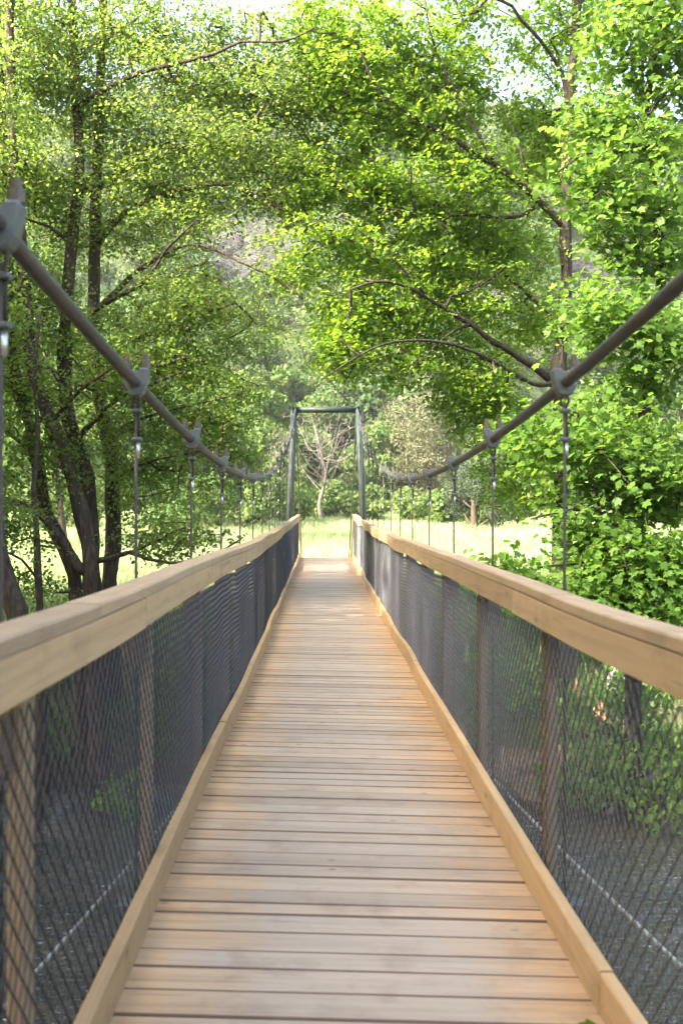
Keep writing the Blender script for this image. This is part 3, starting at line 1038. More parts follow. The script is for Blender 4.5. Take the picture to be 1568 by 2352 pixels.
# --- right bank oak -----------------------------------------------------------
Y = 16.0
make_tree('oak_tree', 'big bright green oak whose crooked boughs reach left over the bridge', 'tree', None,
    [at_ground(1282, Y)] + poly(Y, (1285, 1293), (1288, 1150), (1289, 1012), (1284, 880), (1290, 760), (1300, 645), (1298, 540), (1298, 423), (1304, 300), (1314, 150), (1330, -40)), (0.15, 0.065),
    [(poly(Y, (1286, 905), (1262, 870), (1234, 849, 15.8), (1174, 806, 15.6), (1134, 784, 15.4), (1084, 746, 15.2), (1024, 704, 15.0), (974, 673, 14.8), (919, 646, 14.6), (860, 640, 14.4), (800, 660, 14.3)), 0.0703, 0.0154),
     (poly(Y, (1026, 704, 15.0), (1039, 682, 15.0), (1080, 668, 15.2), (1130, 640, 15.4), (1180, 600, 15.6)), 0.0259, 0.0098),
     (poly(Y, (1292, 520), (1254, 480), (1209, 435, 15.8), (1134, 375, 15.6), (1079, 345, 15.5), (1044, 320, 15.4), (963, 275, 15.2), (892, 225, 15.0), (858, 190, 14.9), (830, 120, 14.8)), 0.0629, 0.0140),
     (poly(Y, (1240, 468), (1180, 500, 15.7), (1062, 491, 15.4), (990, 500, 15.2), (920, 480, 15.0), (850, 470, 14.8), (770, 420, 14.6)), 0.0370, 0.0098),
     (poly(Y, (1304, 300), (1299, 190), (1264, 120, 15.8), (1224, 75, 15.6), (1194, 45, 15.5), (1174, 15, 15.4), (1120, -5, 15.2), (1040, -30, 15.0)), 0.0555, 0.0140),
     (poly(Y, (1290, 760), (1230, 700, 16.4), (1160, 640, 16.8), (1100, 610, 17.2), (1010, 600, 17.4)), 0.0444, 0.0126),
     (poly(Y, (1284, 880), (1220, 880, 15.6), (1130, 830, 15.2), (1040, 790, 14.8), (960, 780, 14.5), (880, 790, 14.3), (800, 830, 14.2), (740, 870, 14.1)), 0.0444, 0.0098),
     (poly(Y, (1086, 746, 15.2), (1046, 760, 15.0), (980, 820, 14.8), (920, 880, 14.6)), 0.0222, 0.0070),
     (poly(Y, (1209, 435, 15.8), (1190, 330, 15.6), (1160, 270, 15.5), (1145, 230, 15.4), (1115, 195, 15.3)), 0.0259, 0.0070),
     (poly(Y, (1134, 375, 15.6), (1040, 200, 15.4), (1000, 100, 15.2), (980, 0, 15.0)), 0.0296, 0.0098),
     (poly(Y, (974, 673, 14.8), (900, 590, 14.6), (840, 540, 14.5), (770, 500, 14.4), (700, 520, 14.3)), 0.0222, 0.0070)],
    [bl(900, 130, 15.0, 150, 130, 1.2, 190), bl(790, 60, 14.8, 120, 110, 1.0, 105), bl(1040, 190, 15.2, 110, 130, 1.1, 140), bl(960, 330, 15.2, 160, 90, 1.2, 125), bl(810, 420, 14.8, 140, 90, 1.1, 120),
     bl(1190, 100, 15.5, 60, 70, 0.8, 22), bl(1300, 60, 16.0, 120, 110, 1.2, 120), bl(1230, 340, 16.4, 90, 90, 1.2, 90), bl(1060, 560, 15.6, 170, 100, 1.3, 125), bl(880, 570, 14.7, 160, 80, 1.1, 110), bl(720, 560, 14.4, 130, 70, 0.9, 50),
     bl(860, 700, 14.5, 150, 80, 1.1, 130), bl(1010, 740, 15.0, 140, 90, 1.1, 95), bl(780, 800, 14.2, 70, 80, 0.8, 75), bl(900, 830, 14.5, 100, 60, 0.9, 55), bl(1130, 690, 15.6, 140, 120, 1.2, 90), bl(1080, 870, 15.0, 110, 100, 1.0, 75),
     bl(1000, 470, 15.2, 150, 80, 1.1, 80), bl(1180, 560, 16.0, 120, 110, 1.2, 110), bl(1020, -120, 15.2, 330, 120, 1.8, 220), bl(680, 620, 14.4, 60, 50, 0.7, 24), bl(760, 200, 14.6, 80, 100, 0.9, 80), bl(940, 420, 14.9, 170, 70, 1.1, 130), bl(800, 320, 14.8, 110, 70, 0.9, 60), bl(1180, 250, 15.6, 60, 50, 0.8, 25), bl(1120, 480, 15.6, 110, 80, 1.0, 70), bl(1230, 760, 15.8, 80, 100, 0.9, 60), bl(1090, 420, 15.4, 90, 80, 1.0, 50), bl(1130, 960, 15.2, 110, 90, 1.0, 85), bl(1190, 1090, 15.2, 110, 90, 1.0, 80), bl(1060, 900, 14.9, 90, 60, 0.8, 50), bl(1060, 60, 15.2, 70, 90, 0.9, 40), bl(700, 120, 14.6, 70, 120, 0.8, 55), bl(880, 260, 15.0, 120, 70, 1.0, 90), bl(700, 420, 14.5, 80, 80, 0.8, 50), bl(1000, 640, 15.2, 120, 60, 1.0, 60), bl(1330, 300, 16.6, 140, 160, 1.2, 100), bl(715, 250, 14.7, 60, 110, 0.7, 34)],
    'oak', 'oak_leaf', 'oak_bark', 0.074, 34, 201, spread=(0.165, 0.055), clump=0.25)

BACK = 0.0
# --- right bank maples --------------------------------------------------------
Y = 13.4
make_tree('maple_tree', 'broad leaved maple filling the right edge in front of the oak', 'tree', None,
    [at_ground(1452, Y)] + poly(Y, (1455, 1320), (1462, 1222), (1471, 1050), (1480, 930), (1500, 800), (1519, 625), (1505, 480), (1494, 370), (1479, 270), (1500, 125), (1491, 0), (1500, -150)), (0.115, 0.035),
    [(poly(Y, (1470, 1060), (1420, 1030, 13.1), (1360, 1000, 12.8), (1290, 960, 12.6)), 0.035, 0.010),
     (poly(Y, (1463, 1210), (1400, 1180, 13.0), (1320, 1170, 12.6), (1220, 1190, 12.3)), 0.035, 0.010),
     (poly(Y, (1500, 800), (1430, 740, 13.0), (1370, 720, 12.7), (1310, 700, 12.4)), 0.035, 0.010),
     (poly(Y, (1494, 370), (1420, 350, 13.1), (1340, 360, 12.8), (1280, 400, 12.6)), 0.03, 0.010),
     (poly(Y, (1479, 270), (1540, 200, 13.2), (1600, 150, 13.0)), 0.03, 0.012),
     (poly(Y, (1508, 500), (1560, 430, 13.0), (1640, 400, 12.8)), 0.03, 0.012),
     (poly(Y, (1458, 1300), (1380, 1290, 12.9), (1280, 1300, 12.6), (1180, 1310, 12.4), (1110, 1290, 12.3)), 0.03, 0.008)],
    [bl(1450, 120, 13.4, 140, 150, 1.2, 125), bl(1550, 250, 13.2, 110, 160, 1.0, 90), bl(1380, 420, 12.9, 100, 120, 1.0, 60), bl(1500, 520, 13.0, 130, 130, 1.0, 110), bl(1400, 700, 12.8, 120, 120, 1.0, 75),
     bl(1530, 760, 12.9, 110, 140, 1.0, 95), bl(1340, 960, 12.7, 110, 110, 1.0, 55), bl(1450, 950, 12.9, 130, 120, 1.0, 85), bl(1540, 1080, 12.8, 100, 150, 1.0, 105), bl(1370, 1130, 12.7, 120, 100, 1.0, 60),
     bl(1210, 1000, 13.0, 80, 90, 0.9, 28), bl(1430, 1260, 12.7, 140, 90, 1.0, 85), bl(1220, 1310, 12.5, 120, 40, 0.8, 34), bl(1120, 1270, 12.4, 70, 50, 0.6, 16), bl(1520, 1340, 12.6, 120, 70, 0.9, 70), bl(1350, 1320, 12.8, 150, 60, 0.9, 65), bl(1480, 1220, 12.9, 130, 90, 0.9, 90), bl(1560, 1280, 12.5, 90, 110, 0.8, 60), bl(1460, 1380, 12.4, 150, 40, 0.8, 60), bl(1390, 240, 13.2, 90, 80, 0.9, 45), bl(1500, -130, 13.4, 220, 110, 1.5, 80)],
    'maple', 'maple_leaf', 'oak_bark', 0.098, 17, 301, spread=(0.24, 0.05), clump=0.75)

# --- coarser trees: meadow edge, hillside, near bank --------------------------
def puff_tree(name, label, cat, group, base, h, r, n, mat, seed, size, bark='twig', trunk_r=0.16, low=0.15, kind='clump', tone=0.5, lobes=9, trunkmat=None):
    """trunk, a few limbs and a crown of leafy sprays in uneven lobes"""
    rg = np.random.default_rng(seed)
    base = np.asarray(base, float)
    root = tag(empty(name, tuple(base)), label, cat, group)
    top = base + np.array([rg.normal(0, 0.04 * h), rg.normal(0, 0.04 * h), h * 0.82])
    tp = spline([base - np.array([0, 0, 0.2]), base * 0.6 + top * 0.4 + rg.normal(0, 0.02 * h, 3), top], 0.5)
    mb = limb_tube(tp, trunk_r, trunk_r * 0.25, 8, 0.05, seed, trunk_r * 0.4)
    mb.build('trunk', M[bark], root, True)
    C, R = [], []
    for i in range(lobes):
        t = low + (0.95 - low) * (i + 0.5) / lobes
        w = r * math.sin(math.pi * min(0.98, 0.18 + 0.72 * t)) * rg.uniform(0.55, 0.95)
        a = rg.uniform(0, 2 * math.pi)
        c = base + np.array([math.cos(a) * w, math.sin(a) * w, h * t])
        C.append(c); R.append(np.array([1, 1, 0.72]) * r * rg.uniform(0.36, 0.6))
        j = min(len(tp) - 1, int(len(tp) * max(0.15, t - 0.15)))
        mb = MB()
        mb.tube(spline([tp[j], (tp[j] + c) / 2 + np.array([0, 0, -0.05 * r]), c], 0.6), trunk_r * 0.22, 5)
        mb.build('limb', M[bark], root, True)
    per = n // lobes
    P, N, S = [], [], []
    for c, rr in zip(C, R):
        v = unit(rg.normal(size=(per, 3)))
        rad = rg.uniform(0.35, 1.0, (per, 1)) ** 0.6
        bump = 1 + 0.22 * fbm(v[:, 0:1] * 3 + seed, v[:, 1:2] * 3 + v[:, 2:3] * 2, 1.0, seed)
        P.append(c + v * rr * rad * bump); N.append(v + rg.normal(0, 0.6, (per, 3)) + np.array([0, 0, 0.5]))
        S.append(np.full(per, rg.normal(0, 0.10)))
    P = np.concatenate(P); N = np.concatenate(N); S = np.concatenate(S)
    V, Fc, k = leaves(kind, P, rg.normal(size=P.shape), N, size * rg.uniform(0.6, 1.3, len(P)))
    obj_np('crown', V, [Fc], M[mat], root, rnd=np.repeat(np.clip(tone + S + rg.normal(0, 0.16, len(P)), 0, 1), k))
    return root


def ground_hit(dx, dy):
    """where the sight line from the deck meets the far bank"""
    for Y in np.arange(11.0, 40, 0.05):
        p = D(dx, dy, Y)
        if p[2] <= max(float(ground_z(p[0], p[1])), WATER): break
    return p


def gpt(dx, Y):
    x = CX + (dx - 740) / F * Y
    return (x, Y, float(ground_z(x, Y)) - 0.1)


EG = 'trees along the far meadow edge'
puff_tree('tree', 'round dark green tree left of the bare pale tree behind the tower', 'tree', EG, gpt(668, 92), 8.5, 3.3, 5200, 'bush_leaf', 401, 0.34, tone=0.42)
puff_tree('tree', 'bushy tree behind the bare pale tree, framed inside the tower', 'tree', EG, gpt(748, 101), 12.0, 4.4, 6500, 'bush_leaf', 402, 0.36, tone=0.55)
puff_tree('tree', 'tall dark green tree whose top shows just above the tower crossbeam', 'tree', EG, gpt(812, 108), 17.0, 5.2, 7500, 'far_leaf', 415, 0.42, tone=0.5)
puff_tree('tree', 'tall pale green tree behind the left tower leg, taller than the tower', 'tree', EG, gpt(655, 106), 15.5, 5.0, 7500, 'bush_leaf', 416, 0.42, tone=0.55)
puff_tree('tree', 'tall green tree rising behind the grey green pine', 'tree', EG, gpt(925, 110), 16.0, 5.0, 7000, 'far_leaf', 417, 0.42, tone=0.6)
puff_tree('tree', 'tall green tree on the slope foot, left of the pale tall tree', 'tree', EG, gpt(540, 104), 15.5, 5.2, 7000, 'far_leaf', 418, 0.42, tone=0.6)
puff_tree('tree', 'leafy green tree just right of the tower above the right handrail', 'tree', EG, gpt(880, 88), 7.8, 3.2, 5200, 'bush_leaf', 403, 0.32, tone=0.6)
puff_tree('tree', 'tall green tree left of the tower at the edge of the meadow', 'tree', EG, gpt(596, 84), 10.5, 3.9, 5600, 'bush_leaf', 404, 0.34, tone=0.55)
puff_tree('tree', 'wide green tree seen through the lowest alder boughs', 'tree', EG, gpt(470, 72), 9.5, 4.2, 5600, 'bush_leaf', 405, 0.32, tone=0.6)
puff_tree('tree', 'green tree at the meadow edge seen between the alder trunks', 'tree', EG, gpt(330, 66), 9.8, 4.2, 5600, 'bush_leaf', 406, 0.32, tone=0.55)
puff_tree('tree', 'bright tree at the meadow edge behind the dark forked alder', 'tree', EG, gpt(170, 64), 10.0, 4.4, 5600, 'bush_leaf', 407, 0.32, tone=0.62)
puff_tree('tree', 'leafy tree at the meadow edge by the left frame edge', 'tree', EG, gpt(20, 62), 10.5, 4.3, 5600, 'bush_leaf', 408, 0.32, tone=0.5)
puff_tree('tree', 'green tree at the meadow edge behind the oak trunk', 'tree', EG, gpt(1200, 78), 9.0, 4.0, 5000, 'bush_leaf', 409, 0.34, tone=0.5)
puff_tree('tree', 'green tree at the meadow edge hidden behind the maple leaves', 'tree', EG, gpt(1420, 74), 11.0, 4.6, 5000, 'bush_leaf', 410, 0.36, tone=0.5)
puff_tree('tree', 'broad tree behind the maple at the right frame edge', 'tree', EG, gpt(1560, 66), 10.0, 4.2, 4600, 'bush_leaf', 411, 0.36, tone=0.5)
puff_tree('pine_tree', 'tall dry pinkish brown pine right of the tower', 'pine', None, gpt(1000, 84), 10.6, 3.4, 9000, 'pine_leaf', 412, 0.34, tone=0.3, kind='needle', lobes=13, low=0.12)
puff_tree('pine_tree', 'grey green pine with a low crown behind the right hangers', 'pine', None, gpt(950, 94), 11.5, 3.6, 8000, 'pine_leaf', 413, 0.34, tone=0.28, kind='needle', lobes=12, low=0.1)
puff_tree('pine_tree', 'low dark pine with a leaning trunk left of the oak trunk', 'pine', None, gpt(1088, 60), 4.2, 2.2, 8000, 'dark_pine', 414, 0.24, tone=0.4, kind='needle', lobes=10, low=0.3, trunk_r=0.24)
SG = 'shrubs along the far meadow edge'
for i, (dx, Y, h, r, lab, tn) in enumerate((
        (705, 80, 3.0, 1.9, 'low yellow green shrub at the left foot of the bare pale tree', 0.7),
        (790, 82, 3.2, 2.2, 'low bright shrub at the right foot of the bare pale tree', 0.72),
        (845, 74, 2.6, 1.6, 'small green shrub beside the right tower leg', 0.55),
        (640, 70, 3.0, 2.2, 'green shrub beside the left tower leg', 0.55),
        (560, 62, 3.4, 2.4, 'rounded shrub under the alder bough tips', 0.6),
        (430, 58, 3.4, 2.6, 'dark shrub on the meadow edge above the left handrail', 0.4),
        (920, 72, 2.6, 1.9, 'pale olive shrub under the grey green pine', 0.78),
        (1010, 68, 2.2, 1.7, 'dull shrub at the foot of the dry pine', 0.66),
        (1150, 62, 2.6, 2.0, 'green shrub right of the low dark pine', 0.5))):
    puff_tree('shrub', lab, 'shrub', SG, gpt(dx, Y), h, r, 2600, 'bush_leaf', 430 + i, 0.24, tone=tn, lobes=7, low=0.12, trunk_r=0.05)
puff_tree('alder_tree', 'bushy alder added behind the leaning alder trunks to shade the bridge end', 'tree', None, (-8.3, 20.6, float(ground_z(-8.3, 20.6)) - 0.1), 10.5, 3.0, 9000, 'alder_leaf', 451, 0.15, tone=0.5, low=0.48, bark='bark', lobes=12, kind='clump')  # added to cast shade over the far deck and tower
puff_tree('alder_tree', 'alder added beyond the left frame edge on the far bank to shade the deck', 'tree', None, (-9.2, 13.8, float(ground_z(-9.2, 13.8)) - 0.1), 11.0, 4.2, 14000, 'alder_leaf', 452, 0.2, tone=0.5, low=0.34, bark='bark', lobes=22, kind='clump')  # unseen alder, added to keep direct sun off the far deck
puff_tree('alder_tree', 'unseen alder added outside the frame on the left to shade the bridge middle', 'tree', None, (-11.0, 9.0, float(ground_z(-11.0, 9.0)) - 0.1), 12.0, 3.9, 13000, 'alder_leaf', 453, 0.2, tone=0.5, low=0.36, bark='bark', lobes=20, kind='clump')  # unseen alder, put here to cover a sun patch on the deck
puff_tree('tree', 'spreading meadow tree left of the bridge casting shade on the grass', 'tree', None, gpt(150, 44), 14.0, 4.8, 6500, 'bush_leaf', 450, 0.30, tone=0.55)


def dead_tree(label, base, h, w, seed, n, lean=0.0):
    rg = np.random.default_rng(seed)
    base = np.asarray(base, float)
    root = tag(empty('dead_tree', tuple(base)), label, 'dead tree', 'bare pale trees by the tower')
    fork = base + np.array([0.02 * h, 0, h * 0.38])
    tp = spline([base - np.array([0, 0, 0.2]), base + np.array([-0.03 * h, 0, h * 0.15]), fork, base + np.array([-0.03 * h, 0, h * 0.62]), base + np.array([-0.07 * h, 0.05 * h, h * 0.8])], 0.3)
    limb_tube(tp, 0.019 * h, 0.005 * h, 9, 0.08, seed, 0.008 * h).build('trunk', M['dead'], root, True)
    wood = [tp]
    for i in range(n):
        a = math.pi * (0.12 + 0.76 * (i + rg.uniform(0.2, 0.8)) / n)
        st = tp[int(len(tp) * rg.uniform(0.30, 0.75))]
        e = base + np.array([math.cos(a) * w * 0.5 * rg.uniform(0.6, 1), rg.normal(0, 0.14 * w), h * (0.44 + 0.46 * math.sin(a) * rg.uniform(0.7, 1.0))])
        mid = st * 0.5 + e * 0.5 + np.array([0, 0, -0.04 * h]) + rg.normal(0, 0.02 * h, 3)
        lp = spline([st, mid, e], 0.25)
        limb_tube(lp, 0.0045 * h, 0.0013 * h, 6, 0.08, seed + i).build('limb', M['dead'], root, True)
        wood.append(lp)
    blobs = [(base + np.array([0, 0, h * 0.66]), np.array([w * 0.52, w * 0.3, h * 0.36]), 800)]
    tips = blob_tips(blobs, seed, 0.0)
    P, par, n0, ti = grow(wood, tips, seed, 0.4, -0.05)
    cnt = np.zeros(len(P)); cnt[ti] += 1
    for i in range(len(P) - 1, n0 - 1, -1): cnt[par[i]] += cnt[i]
    idx = np.arange(n0, len(P)); rad = np.minimum(0.0062 * np.maximum(cnt, 1) ** 0.42, 0.04)
    V, Q = frusta(P[par[idx]], P[idx], np.where(par[idx] < n0, rad[idx], np.minimum(rad[par[idx]], rad[idx] * 1.4)), rad[idx], 4)
    obj_np('crown', V, [Q], M['dead'], root, smooth=True)


dead_tree('bare pale dead tree with a wide crown framed inside the tower', gpt(742, 78), 9.6, 8.6, 501, 24)
dead_tree('small bare pale tree just left of the tower', gpt(645, 80), 7.4, 2.6, 502, 7)

# hillside wood: reads as one mass
rg = np.random.default_rng(77)
CL = [(575, 610, 150, 7, 8), (500, 440, 165, 5, 5), (1100, 690, 140, 6, 5), (1340, 640, 150, 6, 3), (660, 600, 158, 6, 5), (860, 520, 165, 5, 3)]


def hill_hit(dx, dy):
    """walk the sight line up the slope until it meets the hill"""
    for Y in np.arange(104, 240, 0.5):
        p = D(dx, dy, Y)
        if p[2] <= float(hill_z(p[0], p[1])): return p
    return p


CLP = [hill_hit(c[0], c[1]) for c in CL]
P, N, S, T = [], [], [], []
gx = np.arange(-78, 86, 4.2); gy = np.arange(101, 206, 3.9)
for yy in gy:
    for xx in gx:
        x = xx + rg.normal(0, 1.5); y = yy + rg.normal(0, 1.4)
        if abs(x) > 0.36 * y + 6: continue
        z = float(hill_z(np.array(x), np.array(y)))
        if any((x - q[0]) ** 2 + (y - q[1]) ** 2 * 0.7 < (c[3] * 1.0) ** 2 for q, c in zip(CLP, CL)) : continue
        h = rg.uniform(5.5, 10.5); r = rg.uniform(2.7, 4.1)
        n = 480 if y < 150 else 330
        tone = rg.normal(0.5, 0.17)
        lob = 6
        cs = np.array([x, y, z + h * 0.55]) + unit(rg.normal(size=(lob, 3))) * np.array([r * 0.6, r * 0.6, h * 0.3])
        k = rg.integers(0, lob, n)
        v = unit(rg.normal(size=(n, 3))); v[:, 2] = np.abs(v[:, 2]) * 0.9 - 0.25
        P.append(cs[k] + v * np.array([r * 0.55, r * 0.55, h * 0.24]) * rg.uniform(0.6, 1.05, (n, 1)))
        N.append(v + rg.normal(0, 0.5, (n, 3)) + np.array([0, 0, 0.4]))
        S.append(np.full(n, tone) + rg.normal(0, 0.10, lob)[k] + rg.normal(0, 0.08, n))
        T.append(np.full(n, 0.5 if y < 150 else 0.62))
P = np.concatenate(P); N = np.concatenate(N); S = np.concatenate(S); T = np.concatenate(T)
V, Fc, k = leaves('clump', P, rg.normal(size=P.shape), N, T * rg.uniform(0.6, 1.3, len(P)))
tag(obj_np('hillside_wood', V, [Fc], M['far_leaf'], rnd=np.repeat(np.clip(S, 0, 1), k), origin=(0, 150, 40)), 'hazy green wood covering the hillside', 'wood', None, 'stuff')

# pale bare stems standing in the wood
# rock outcrops
for i, (c, q) in enumerate(zip(CL, CLP)):
    w, hh = c[3], c[4]
    nx, nz = 34, 24
    u, v = np.meshgrid(np.linspace(-1, 1, nx), np.linspace(-1, 1, nz))
    X = q[0] + u * w; Z = q[2] + v * hh
    k = np.sqrt(np.clip(1 - (np.abs(u) ** 3 + np.abs(v) ** 3) * 0.5, 0, 1))
    d = fbm(X * 1.0, Z * 1.6, 0.55, 3 + i, 5) * 0.7 + np.floor((Z + X * 0.35) * 0.8) % 2 * 0.5
    Yv = q[1] + v * hh * 0.75 - 2.4 * k + 1.2 - d * 0.8
    Vv = np.stack([X + 0.4 * fbm(Yv, Z, 0.8, i), Yv, Z], -1).reshape(-1, 3)
    ii = (np.arange(nz - 1)[:, None] * nx + np.arange(nx - 1)[None]).ravel()
    back = Vv + np.array([0, 6, -1.0])
    m = len(Vv)
    Q = np.stack([ii, ii + 1, ii + 1 + nx, ii + nx], -1)
    border = list(range(nx)) + [r_ * nx + nx - 1 for r_ in range(1, nz)] + [(nz - 1) * nx + j for j in range(nx - 2, -1, -1)] + [r_ * nx for r_ in range(nz - 2, 0, -1)]
    bq = np.array([[border[(j + 1) % len(border)], border[j], border[j] + m, border[(j + 1) % len(border)] + m] for j in range(len(border))])
    lab = ['broad grey purple rock face on the hillside between the two leafy trees', 'dark rock outcrop high on the hill above the long alder bough', 'pale boulder outcrop on the hill seen under the oak boughs',
           'small rock ledge on the hill right of the oak trunk', 'rock face on the hill behind the alder bough tips', 'rock ledge on the hill behind the middle oak boughs'][i]
    tag(obj_np('cliff', np.concatenate([Vv, back]), [Q, bq, Q[:, ::-1] + m], M['rock'], origin=tuple(q)), lab, 'cliff', 'rock outcrops on the hillside')

# unseen trees on the near bank, placed to shade this end of the bridge
NG = 'shade trees on the near river bank'
for i, (x, y, h, r, lab) in enumerate(((-9.0, 0.5, 11.5, 4.6, 'tall shade tree on the near bank level with the camera, left'), (-9.5, -6.5, 15, 5.0, 'tall shade tree on the near bank behind the camera, left'),
                                       (-10.5, 5.0, 10, 4.0, 'shade tree on the near bank well left of the bridge'), (-4.5, -12, 14, 4.8, 'tall shade tree behind the camera beside the bridge end'),
                                       (-7.2, -1.8, 11.5, 4.0, 'smaller shade tree on the near bank just left of the camera'))):
    puff_tree('shade_tree', lab, 'tree', NG, (x, y, float(ground_z(x, y)) - 0.1), h, r, 9500, 'far_leaf', 600 + i, 0.36, low=0.30, trunk_r=0.22, lobes=13)

# --- grass, bank plants, log, stump --------------------------------------------
rg = np.random.default_rng(909)


def blades(n, pos, h, w, lean=0.35):
    a = rg.uniform(0, 2 * np.pi, n)
    s = np.stack([np.cos(a), np.sin(a), np.zeros(n)], -1)
    ln = rg.normal(0, lean, (n, 3)); ln[:, 2] = 0
    ln[:, 0] += 0.15
    h = h[:, None]; w = w[:, None]
    p0 = pos - s * w * 0.5; p1 = pos + s * w * 0.5
    m0 = pos - s * w * 0.35 + np.array([0, 0, 1.0]) * h * 0.6 + ln * h * 0.35
    m1 = pos + s * w * 0.35 + np.array([0, 0, 1.0]) * h * 0.6 + ln * h * 0.35
    tp = pos + np.array([0, 0, 1.0]) * h * 0.97 + ln * h
    V = np.stack([p0, p1, m1, m0, tp], 1).reshape(-1, 3)
    b = np.arange(n)[:, None] * 5
    return V, b + np.array([[0, 1, 2, 3]]), b + np.array([[3, 2, 4]])


n = 150000
u = rg.uniform(0, 1, n)
yy = 17.0 * (100 / 17.0) ** (u ** 0.9)
xx = rg.uniform(-1, 1, n) * (0.40 * yy + 2.0) + 0.2
zz = ground_z(xx, yy)
keep = (zz > -1.5) & ~((np.abs(xx) < 0.8) & (yy < 25.3))
xx, yy, zz = xx[keep], yy[keep], zz[keep]
n = len(xx)
patch = fbm(xx, yy, 0.22, 4)
hgt = (0.30 + 0.10 * patch + rg.normal(0, 0.07, n)).clip(0.12, 0.75) * (1 + 0.35 * smooth((yy - 24) / 30))
wid = 0.010 + 0.00042 * yy * 1.25
V, Q, Tt = blades(n, np.stack([xx, yy, zz - 0.02], -1), hgt, wid * rg.uniform(0.7, 1.4, n))
tn = np.clip(0.45 + 0.22 * smooth((yy - 22) / 12) + 0.10 * patch + rg.normal(0, 0.16, n), 0, 1)
tag(obj_np('grass', V, [Q, Tt], M['grass'], rnd=np.concatenate([tn, np.clip(tn + 0.15, 0, 1)]), origin=(0, 40, 0)), 'tall pale seeding meadow grass beyond the bridge', 'grass', None, 'stuff')
# bank herbs
n = 60000
xx = rg.uniform(-9, 12, n); yy = rg.uniform(12.0, 20.5, n)
zz = ground_z(xx, yy)
keep = (zz > WATER + 0.15) & (fbm(xx, yy, 1.1, 8) > -0.25 + rg.normal(0, 0.3, n)) & ~((xx > 1.6) & (xx < 4.1) & (yy < 14.6))
xx, yy, zz = xx[keep], yy[keep], zz[keep]; n = len(xx)
V, Q, Tt = blades(n, np.stack([xx, yy, zz - 0.02], -1), rg.uniform(0.15, 0.5, n), rg.uniform(0.012, 0.035, n), 0.5)
tn = np.clip(rg.normal(0.12, 0.14, n), 0, 1)
tag(obj_np('undergrowth', V, [Q, Tt], M['grass'], rnd=np.concatenate([tn, tn]), origin=(0, 16, -1.5)), 'dark green herbs and grass covering the far river bank', 'undergrowth', None, 'stuff')

BG = 'bushes on the river bank'
for i, (dx, Y, h, r, lab, tn, nn) in enumerate((
        (1510, 12.6, 1.0, 0.8, 'sunny yellow green bush on the bank behind the right netting at the frame edge', 0.75, 900),
        (1420, 14.2, 1.2, 0.9, 'green bush on the bank above the broken stump', 0.55, 1300),
        (1330, 12.9, 0.8, 0.6, 'small leafy bush in front of the broken stump', 0.7, 800),
        (1130, 15.6, 1.2, 0.9, 'green bush on the bank behind the middle of the right netting', 0.5, 1200),
        (990, 17.0, 1.1, 0.8, 'leafy bush on the bank near the far part of the right railing', 0.5, 1000),
        (1240, 16.8, 1.5, 1.1, 'bush at the foot of the oak trunk', 0.5, 1500),
        (300, 12.9, 0.5, 0.45, 'small pale leaved bush by the water behind the left netting', 0.8, 420),
        (500, 15.8, 0.9, 0.8, 'green bush on the bank behind the far left netting', 0.5, 900))):
    x = CX + (dx - 740) / F * Y
    puff_tree('bush', lab, 'bush', BG, (x, Y, max(float(ground_z(x, Y)), WATER) - 0.05), h, r, nn, 'maple_leaf', 700 + i, 0.10, tone=tn, lobes=8, low=0.15, trunk_r=0.02, kind='simple')

# fallen grey log lying at the water's edge on the right
a = ground_hit(1392, 1868); b = ground_hit(1560, 1770) + np.array([0.15, 0.1, 0.12])
lg = tag(empty('log', tuple(a)), 'fallen grey log with a broken branch lying at the water on the right', 'log')
limb_tube(spline([a - np.array([0, 0, 0.02]), (a + b) / 2 + np.array([0, 0, 0.06]), b, b + (b - a) * 0.6], 0.12), 0.045, 0.11, 10, 0.12, 801).build('stem', M['log'], lg, True)
m_ = a * 0.42 + b * 0.58 + np.array([0, 0, 0.05])
limb_tube(spline([m_, m_ + np.array([0.04, -0.15, -0.12]), m_ + np.array([0.0, -0.3, -0.38])], 0.08), 0.035, 0.02, 8, 0.1, 802).build('branch', M['log'], lg, True)
# broken stump on the right bank
sb = ground_hit(1395, 1640)
st = empty('stump', tuple(sb))
tag(st, 'broken tree stump with pale splintered orange wood on the right bank', 'stump')
sc_ = sb[1] / F
limb_tube(spline([sb + np.array([0, 0, -0.3]), sb, sb + np.array([15 * sc_, 0, 60 * sc_]), sb + np.array([27 * sc_, 0.1, 130 * sc_]), sb + np.array([45 * sc_, 0.2, 230 * sc_])], 0.1), 0.13, 0.085, 12, 0.1, 803, 0.05).build('trunk', M['log'], st, True)
for k, (ox, hh, wd) in enumerate(((-68, 95, 6), (-25, 85, 14), (-8, 55, 9))):
    mb = MB()
    p = ground_hit(1395 + ox, 1655)
    mb.tube([p - np.array([0, 0, 0.15]), p + np.array([0.01, 0, hh * sc_ * 0.35]), p + np.array([-0.02, 0, hh * sc_ * 0.75]), p + np.array([0.03 * rg.normal(), 0.03, hh * sc_])],
            [wd * sc_ * 1.2, wd * sc_, wd * sc_ * 0.9, 0.008], 6)
    mb.build('splinter', M['broken'], st)


